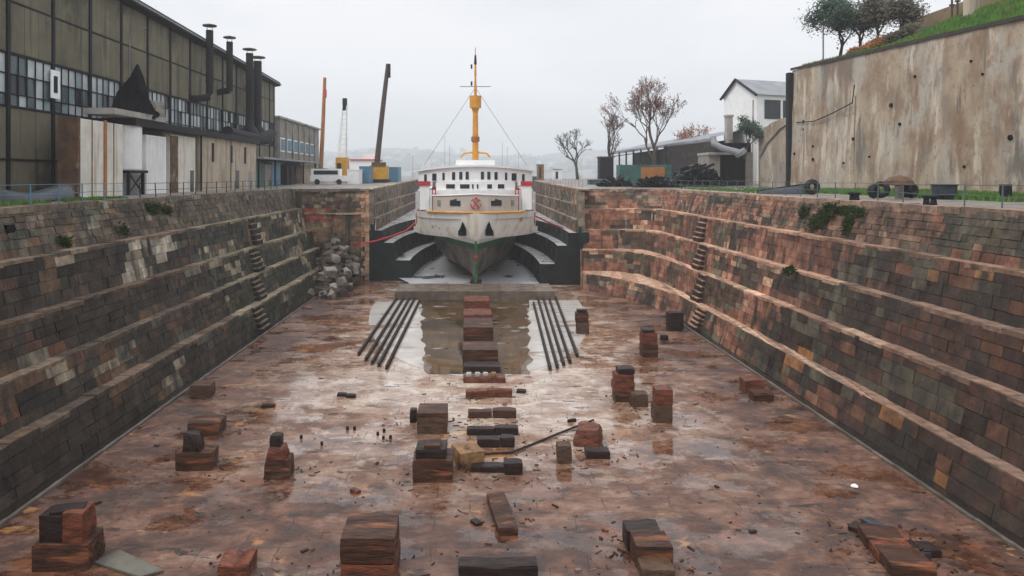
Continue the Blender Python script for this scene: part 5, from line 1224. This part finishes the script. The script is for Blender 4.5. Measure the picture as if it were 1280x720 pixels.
# ================================================================== RIGHT: sheds, white building
wb = thing('white_workshop', 'white gabled workshop with a grey roof and a dark window strip near the retaining wall', 'building', (45, 125, QZ))
d0 = 118; x0, x1, x2 = X(905,d0), X(944,d0), X(985,104); zt, ze = Z(101,d0), Z(121,d0)
P0, P1 = (x0, d0), (x1+.5, d0-6); P2 = (x1+26, d0+12)
zr = Z(101,d0); 
A = Vector((X(905,122),122,0)); B = Vector((X(946,112),112,0)); Dv = Vector((1,.35,0)).normalized()*24; pk = A.lerp(B,.42)
def up_z(v, z): return (v.x, v.y, z)
ea, eb, rz_ = Z(124,122), Z(112,112), Z(100,118)
ea = Z(122,122); eb = Z(108,112)
mb = MB(); mb.face([up_z(A,QZ),up_z(B,QZ),up_z(B,eb-1.2),up_z(pk,rz_),up_z(A,ea)]); mb.face([up_z(B,QZ),up_z(B+Dv,QZ),up_z(B+Dv,eb-1.2),up_z(B,eb-1.2)]); mb.face([up_z(A,QZ),up_z(A,ea),up_z(A+Dv,ea),up_z(A+Dv,QZ)])
mb.build('wall', M['whitepaint'], wb)
o_ = Vector((0,0,.12)); mb = MB(); ov = (A-B).normalized()*.5; fw = -Dv.normalized()*.4
mb.face([Vector(up_z(pk+fw,rz_))+o_, Vector(up_z(B-ov+fw,eb-1.4))+o_, Vector(up_z(B-ov+Dv,eb-1.4))+o_, Vector(up_z(pk+Dv,rz_))+o_]); mb.face([Vector(up_z(pk+fw,rz_))+o_, Vector(up_z(pk+Dv,rz_))+o_, Vector(up_z(A+ov+Dv,ea-.3))+o_, Vector(up_z(A+ov+fw,ea-.3))+o_])
mb.build('roof', M['greyroof'], wb)
MB().tube([up_z(A+ov+fw,ea-.3), up_z(pk+fw,rz_+.05), up_z(B-ov+fw,eb-1.4)], .22, 6).build('verge_board', M['steeldark'], wb)
nn = Vector((Dv.y,-Dv.x,0)).normalized()*.06
for k in range(5):
    p = B+Dv*(.06+.15*k); q = B+Dv*(.19+.15*k); f = MB(); f.face([up_z(p+nn,eb-5),up_z(q+nn,eb-5),up_z(q+nn,eb-2),up_z(p+nn,eb-2)]); f.build('window', M['glassdark'], wb)
MB().tube([up_z(B.lerp(A,.12),QZ), up_z(B.lerp(A,.12)+Vector((0,-.3,0)),eb-2)], .15, 6).build('downpipe', M['conc'], wb)
# dark shed
ds_ = thing('derelict_shed', 'long dark derelict shed with a low grey roof and open front', 'shed', (35, 115, QZ))
zl_, zr_ = Z(186,135), Z(168,104)
A = Vector((X(764,140),140,0)); B = Vector((X(893,104),104,0)); bk = Vector((10,14,0))
mb = MB(); mb.face([up_z(A,Z(190,140)),up_z(B,Z(172,104)),up_z(B+bk,Z(160,118)),up_z(A+bk,Z(180,154))]); mb.face([up_z(A,Z(190,140)-.5),up_z(B,Z(172,104)-.5),up_z(B,Z(172,104)),up_z(A,Z(190,140))]); mb.build('roof', M['greyroof'], ds_)
mb = MB(); mb.face([up_z(A+bk*.6,QZ),up_z(B+bk*.35,QZ),up_z(B+bk*.35,Z(172,104)-.1),up_z(A+bk*.6,Z(190,140)-.1)]); mb.build('back_wall', M['steeldark'], ds_)
mb = MB(); p = A.lerp(B,.58); mb.face([up_z(p,QZ),up_z(B,QZ),up_z(B,Z(172,104)-.4),up_z(p,Z(180,118)-.4)]); mb.build('dark_front', mat('sooty_boards', (.05,.04,.04), (.02,.017,.018), 1.2, .9, .3, space='World', c3=(.10,.07,.06), s3=.8), ds_)
for k in range(8):
    p = A.lerp(B, k/12+.02); MB().tube([up_z(p,QZ), up_z(p,Z(190,140)+(Z(172,104)-Z(190,140))*(k/12)-.2)], .16, 6).build('post', M['steeldark'], ds_)
MB().tube([up_z(A,Z(196,140)),up_z(A.lerp(B,.6),Z(186,118))], .08, 5).build('cross_rail', M['steeldark'], ds_)
# dark box tower below tree 2
d = 112; t = thing('switch_house', 'small dark square hut under the middle bare tree', 'hut', (X(759,d),d,QZ)); MB().box((X(750,d),d,QZ),(X(767,d),d+2.2,Z(197,d))).build('wall', M['steeldark'], t); MB().box((X(749,d),d-.15,Z(197,d)),(X(768,d),d+2.4,Z(195.5,d))).build('roof', M['rust'], t)
# teal container with an open orange front
d = 100; t = thing('container', 'teal open topped container with a rusty orange side', 'container', (X(808,d),d,cz(d)))
MB().box((X(775,d),d+.1,cz(d)),(X(839,d),d+2.6,Z(206,d))).build('body', M['teal'], t); MB().box((X(801,d),d,cz(d)+.5),(X(831,d),d+.1,Z(209,d))).build('side_panel', M['orange'], t)
for px in (776,800,832,838): MB().box((X(px,d),d-.04,cz(d)),(X(px,d)+.15,d+.1,Z(205,d))).build('frame_post', M['teal'], t)
# scrap heaps
def heap_(px0, px1, ytop, d, n, seed, name, lb, m_='black'):
    rng = random.Random(seed); t = thing(name, lb, 'scrap heap', (X((px0+px1)/2,d),d,cz(d)), 'scrap heaps on the right quay'); mb, m2 = MB(), MB(); x0, x1 = X(px0,d), X(px1,d); hh = Z(ytop,d)-cz(d)
    for k in range(n):
        u = rng.random(); x = x0+(x1-x0)*u; e = math.sin(math.pi*u)**.6; z = cz(d)+rng.random()**1.2*hh*e; y = d+rng.uniform(0,2.5); L = rng.uniform(.4,1.8); a, b = rng.random()*6.28, rng.uniform(-.6,.6)
        v = Vector((math.cos(a)*math.cos(b),math.sin(a)*math.cos(b),math.sin(b)))*L/2; (mb if rng.random() < .75 else m2).tube([Vector((x,y,z))-v,Vector((x,y,z))+v], rng.uniform(.05,.22), 5)
    mb.build('dark_scrap', M[m_], t); m2.build('pale_scrap', M['bluegrey'], t)
heap_(846,905,206,92,420,1,'scrap_heap','big dark scrap heap in front of the derelict shed'); heap_(796,850,222,88,240,2,'scrap_heap','low dark scrap heap in front of the teal container'); heap_(752,790,222,92,120,3,'scrap_heap','little scrap heap right of the small dark hut')
# conveyor pipe, pillar, dark opening
d = 98; t = thing('concrete_pillar', 'upright weathered concrete pillar left of the white workshop', 'pillar', (X(913,d),d,QZ)); MB().box((X(909,d),d,QZ),(X(916,d),d+1,Z(145,d))).build('shaft', M['conc'], t); MB().box((X(908,d),d-.1,Z(146,d)),(X(917,d),d+1.1,Z(143.5,d))).build('cap', M['conc'], t)
t = thing('chute_pipe', 'fat white pipe slanting down beside the concrete pillar', 'pipe', PT(905,180,95)); MB().tube([PT(891,172,97),PT(893,180,96.5),PT(902,185,96),PT(925,191,95)], .45, 10).build('pipe', M['greyroof'], t); MB().tube([PT(924,189,95),PT(927,193,95)], .8, 10).build('flange', M['greyroof'], t)
d = 96; t = thing('engine_shed', 'low dark mouthed engine shed between the pillar and the retaining wall', 'shed', (X(925,d),d,QZ)); MB().box((X(890,d),d+1.5,QZ),(X(905,d),d+6,Z(192,d))).build('side_wall', M['oldwall'], t); MB().box((X(913,d),d+1.2,QZ),(X(943,d),d+6,Z(178,d))).build('dark_interior', M['black'], t); MB().box((X(889,d),d+1,Z(193,d)),(X(943,d),d+6,Z(190,d))).build('lintel', M['conc'], t); MB().box((X(936,d),d+.6,QZ),(X(943,d),d+2,Z(190,d))).build('pier', M['oldwall'], t)
MB().box((X(892,d),d+1.4,QZ),(X(897,d),d+1.5,Z(212,d))).build('door', M['glassdark'], t)
tree((X(930,97),97,13.4), 5.5, .8, 77, 'dark ivy clad shrub tree beside the white workshop', 'ivy_tree', 'leafdark', 2600, .16, 4, .15)
# things on the quay in front of the retaining wall
def tyre(px, py, d, R_, r_, rot, lb, grp='old tyres on the right quay'):
    mb = MB(); n, m_ = 20, 8; c = Vector((X(px,d), d, QZ+R_+r_)); 
    for i in range(n):
        for j in range(m_):
            def q(i, j): a, b = 2*math.pi*i/n, 2*math.pi*j/m_; rr = R_+r_*math.cos(b); v = Vector((rr*math.cos(a), r_*1.3*math.sin(b), rr*math.sin(a))); v.rotate(Matrix.Rotation(rot, 3, 'Z')); return c+v
            mb.face([q(i,j),q(i+1,j),q(i+1,j+1),q(i,j+1)])
    return tag(mb.build('tyre', M['rubber'], weld=True, smooth=True, origin=(c.x, c.y, QZ)), lb, 'tyre', grp)
tyre(1015, 0, 56, .42, .2, .1, 'upright tyre at the right end of the upturned boat')
tyre(1092, 0, 46.5, .3, .17, .5, 'left tyre of the two beside the rusty winch'); tyre(1101, 0, 47.5, .38, .18, -.4, 'right larger tyre beside the rusty winch')
tyre(1139, 0, 47, .34, .17, .3, 'dark tyre leaning at the right of the rusty winch')
t = thing('upturned_boat', 'small dark upturned boat lying before the end of the tall wall', 'boat', (X(980,58),58,QZ)); mb = MB(); rr = []; x0, x1 = X(946,58), X(1012,58)
for k in range(13):
    u = k/12; w_ = .75*math.sin(math.pi*min(.97,max(.03,u)))**.6; h = .25+.6*u; x = x0+(x1-x0)*u; rr.append([(x,58-w_,QZ),(x,58-w_*.7,QZ+h*.7),(x,58,QZ+h),(x,58+w_*.7,QZ+h*.7),(x,58+w_,QZ)])
for a, b_ in zip(rr[:-1], rr[1:]):
    for k in range(4): mb.face([a[k],b_[k],b_[k+1],a[k+1]])
mb.face(rr[0]); mb.face(rr[-1][::-1]); mb.build('hull', M['bluegrey'], t, weld=True, smooth=True); MB().tube([(x0,58,QZ+.27),(x1,58,QZ+.87)], .05, 5).build('keel', M['steeldark'], t)
d = 45; x = X(1123.5,d); t = thing('rusty_winch', 'rusty winch with a mushroom hood on a pale concrete post', 'winch', (x,d,QZ))
MB().lathe((x,d,QZ), [(0,0),(.22,0),(.22,.85),(0,.85)], 14).build('post', M['conc'], t); MB().lathe((x,d,QZ+.85), [(.2,0),(.85,.05),(.8,.3),(.5,.55),(0,.65)], 16).build('hood', M['rust'], t)
MB().tube([(x+.3,d+.6,QZ+.5),(x+1,d+.6,QZ+.5)], .42, 12).build('drum', M['rubber'], t); MB().tube([(x+.2,d+.3,QZ),(x+1,d+.3,QZ+1.1)], .06, 6).build('strut', M['bluegrey'], t)
d = 44; t = thing('broken_crate', 'dark tilted skip box lying in the grass right of the winch', 'skip', (X(1186,d),d,QZ)); mb = MB(); mb.box((X(1176,d),d,QZ+.25),(X(1197,d),d+.9,QZ+.9)); o = mb.build('box', M['bluegrey'], t); MB().box((X(1175,d),d-.05,QZ+.85),(X(1198,d),d+.95,QZ+.95)).build('lid', M['steeldark'], t); MB().box((X(1180,d),d+.1,QZ),(X(1193,d),d+.7,QZ+.25)).build('foot', M['darktimber'], t)
d = 41; x = X(1257,d); t = thing('oil_drum', 'dark oil drum standing in the grass at the right edge', 'drum', (x,d,QZ)); MB().lathe((x,d,QZ), [(0,0),(.3,0),(.3,.3),(.32,.32),(.3,.34),(.3,.62),(.32,.64),(.3,.66),(.3,.95),(.27,.95),(.27,.92),(0,.92)], 18).build('shell', M['steeldark'], t); MB().lathe((x,d,QZ+.93), [(.31,0),(.31,.05),(.27,.05)], 18).build('rim', M['rust'], t)
# small things by the mouth of the dock, right
for i, (px, yt, d, wd, m_, lb) in enumerate([(676,206,140,8,'ochre','little ochre kiosk by the mouth of the dock'),(668,221,138,6,'teal','small teal box by the mouth of the dock'),(697,212,142,10,'whitepaint','white hut between the kiosk and the smallest tree'),(745,225,104,16,'teal','low teal skip left of the small dark hut')]):
    x = X(px,d); t = thing('kiosk' if i < 3 else 'skip', lb, 'kiosk' if i < 3 else 'skip', (x,d,cz(d))); ww = wd/FP*d/2; z1 = Z(yt,d); MB().box((x-ww,d,cz(d)),(x+ww,d+2,z1)).build('body', M[m_], t); MB().box((x-ww-.1,d-.1,z1),(x+ww+.1,d+2.1,z1+.12)).build('roof' if i < 3 else 'rim', M['greyroof'], t); MB().box((x-ww*.5,d-.04,cz(d)+.3),(x+ww*.1,d,z1-.4)).build('door', M['glassdark'], t)
# faint masts of boats in the harbour beyond
for i, (px, yt, d) in enumerate([(556,170,420),(562,182,400),(628,178,450),(634,184,430),(516,195,380),(648,190,460)]):
    x = X(px,d); t = thing('sailing_boat', 'faint pale masted boat on the harbour far beyond the ferry', 'boat', (x,d,7), 'boats in the far harbour'); mb = MB()
    pts = [(-4,0),(-3,-1.2),(3,-1.2),(4.5,0),(3,1.2),(-3,1.2)]; mb.prism([(x+a,d+b) for a, b in pts], 7, 8.4); mb.build('hull', M['whitepaint'], t); MB().tube([(x,d,8),(x,d,Z(yt,d))], .12, 5).build('mast', M['greyroof'], t); MB().box((x-2,d-.7,8.4),(x+1,d+.7,9.3)).build('cabin', M['whitepaint'], t)
# air
hz = bpy.data.meshes.new('haze'); bm = bmesh.new(); bmesh.ops.create_cube(bm, size=1); bm.to_mesh(hz); bm.free()
ho = bpy.data.objects.new('haze', hz); C.objects.link(ho); ho.scale = (7600, 3900, 180); ho.location = (0, 1750, 85); ho['kind'] = 'stuff'
hm = bpy.data.materials.new('haze'); hm.use_nodes = True; hn = hm.node_tree; hn.nodes.remove(hn.nodes['Principled BSDF']); pv = hn.nodes.new('ShaderNodeVolumePrincipled'); pv.inputs['Color'].default_value = (.93,.965,1,1); pv.inputs['Density'].default_value = .0006; pv.inputs['Anisotropy'].default_value = .2
hn.links.new(pv.outputs[0], hn.nodes['Material Output'].inputs['Volume']); hz.materials.append(hm)
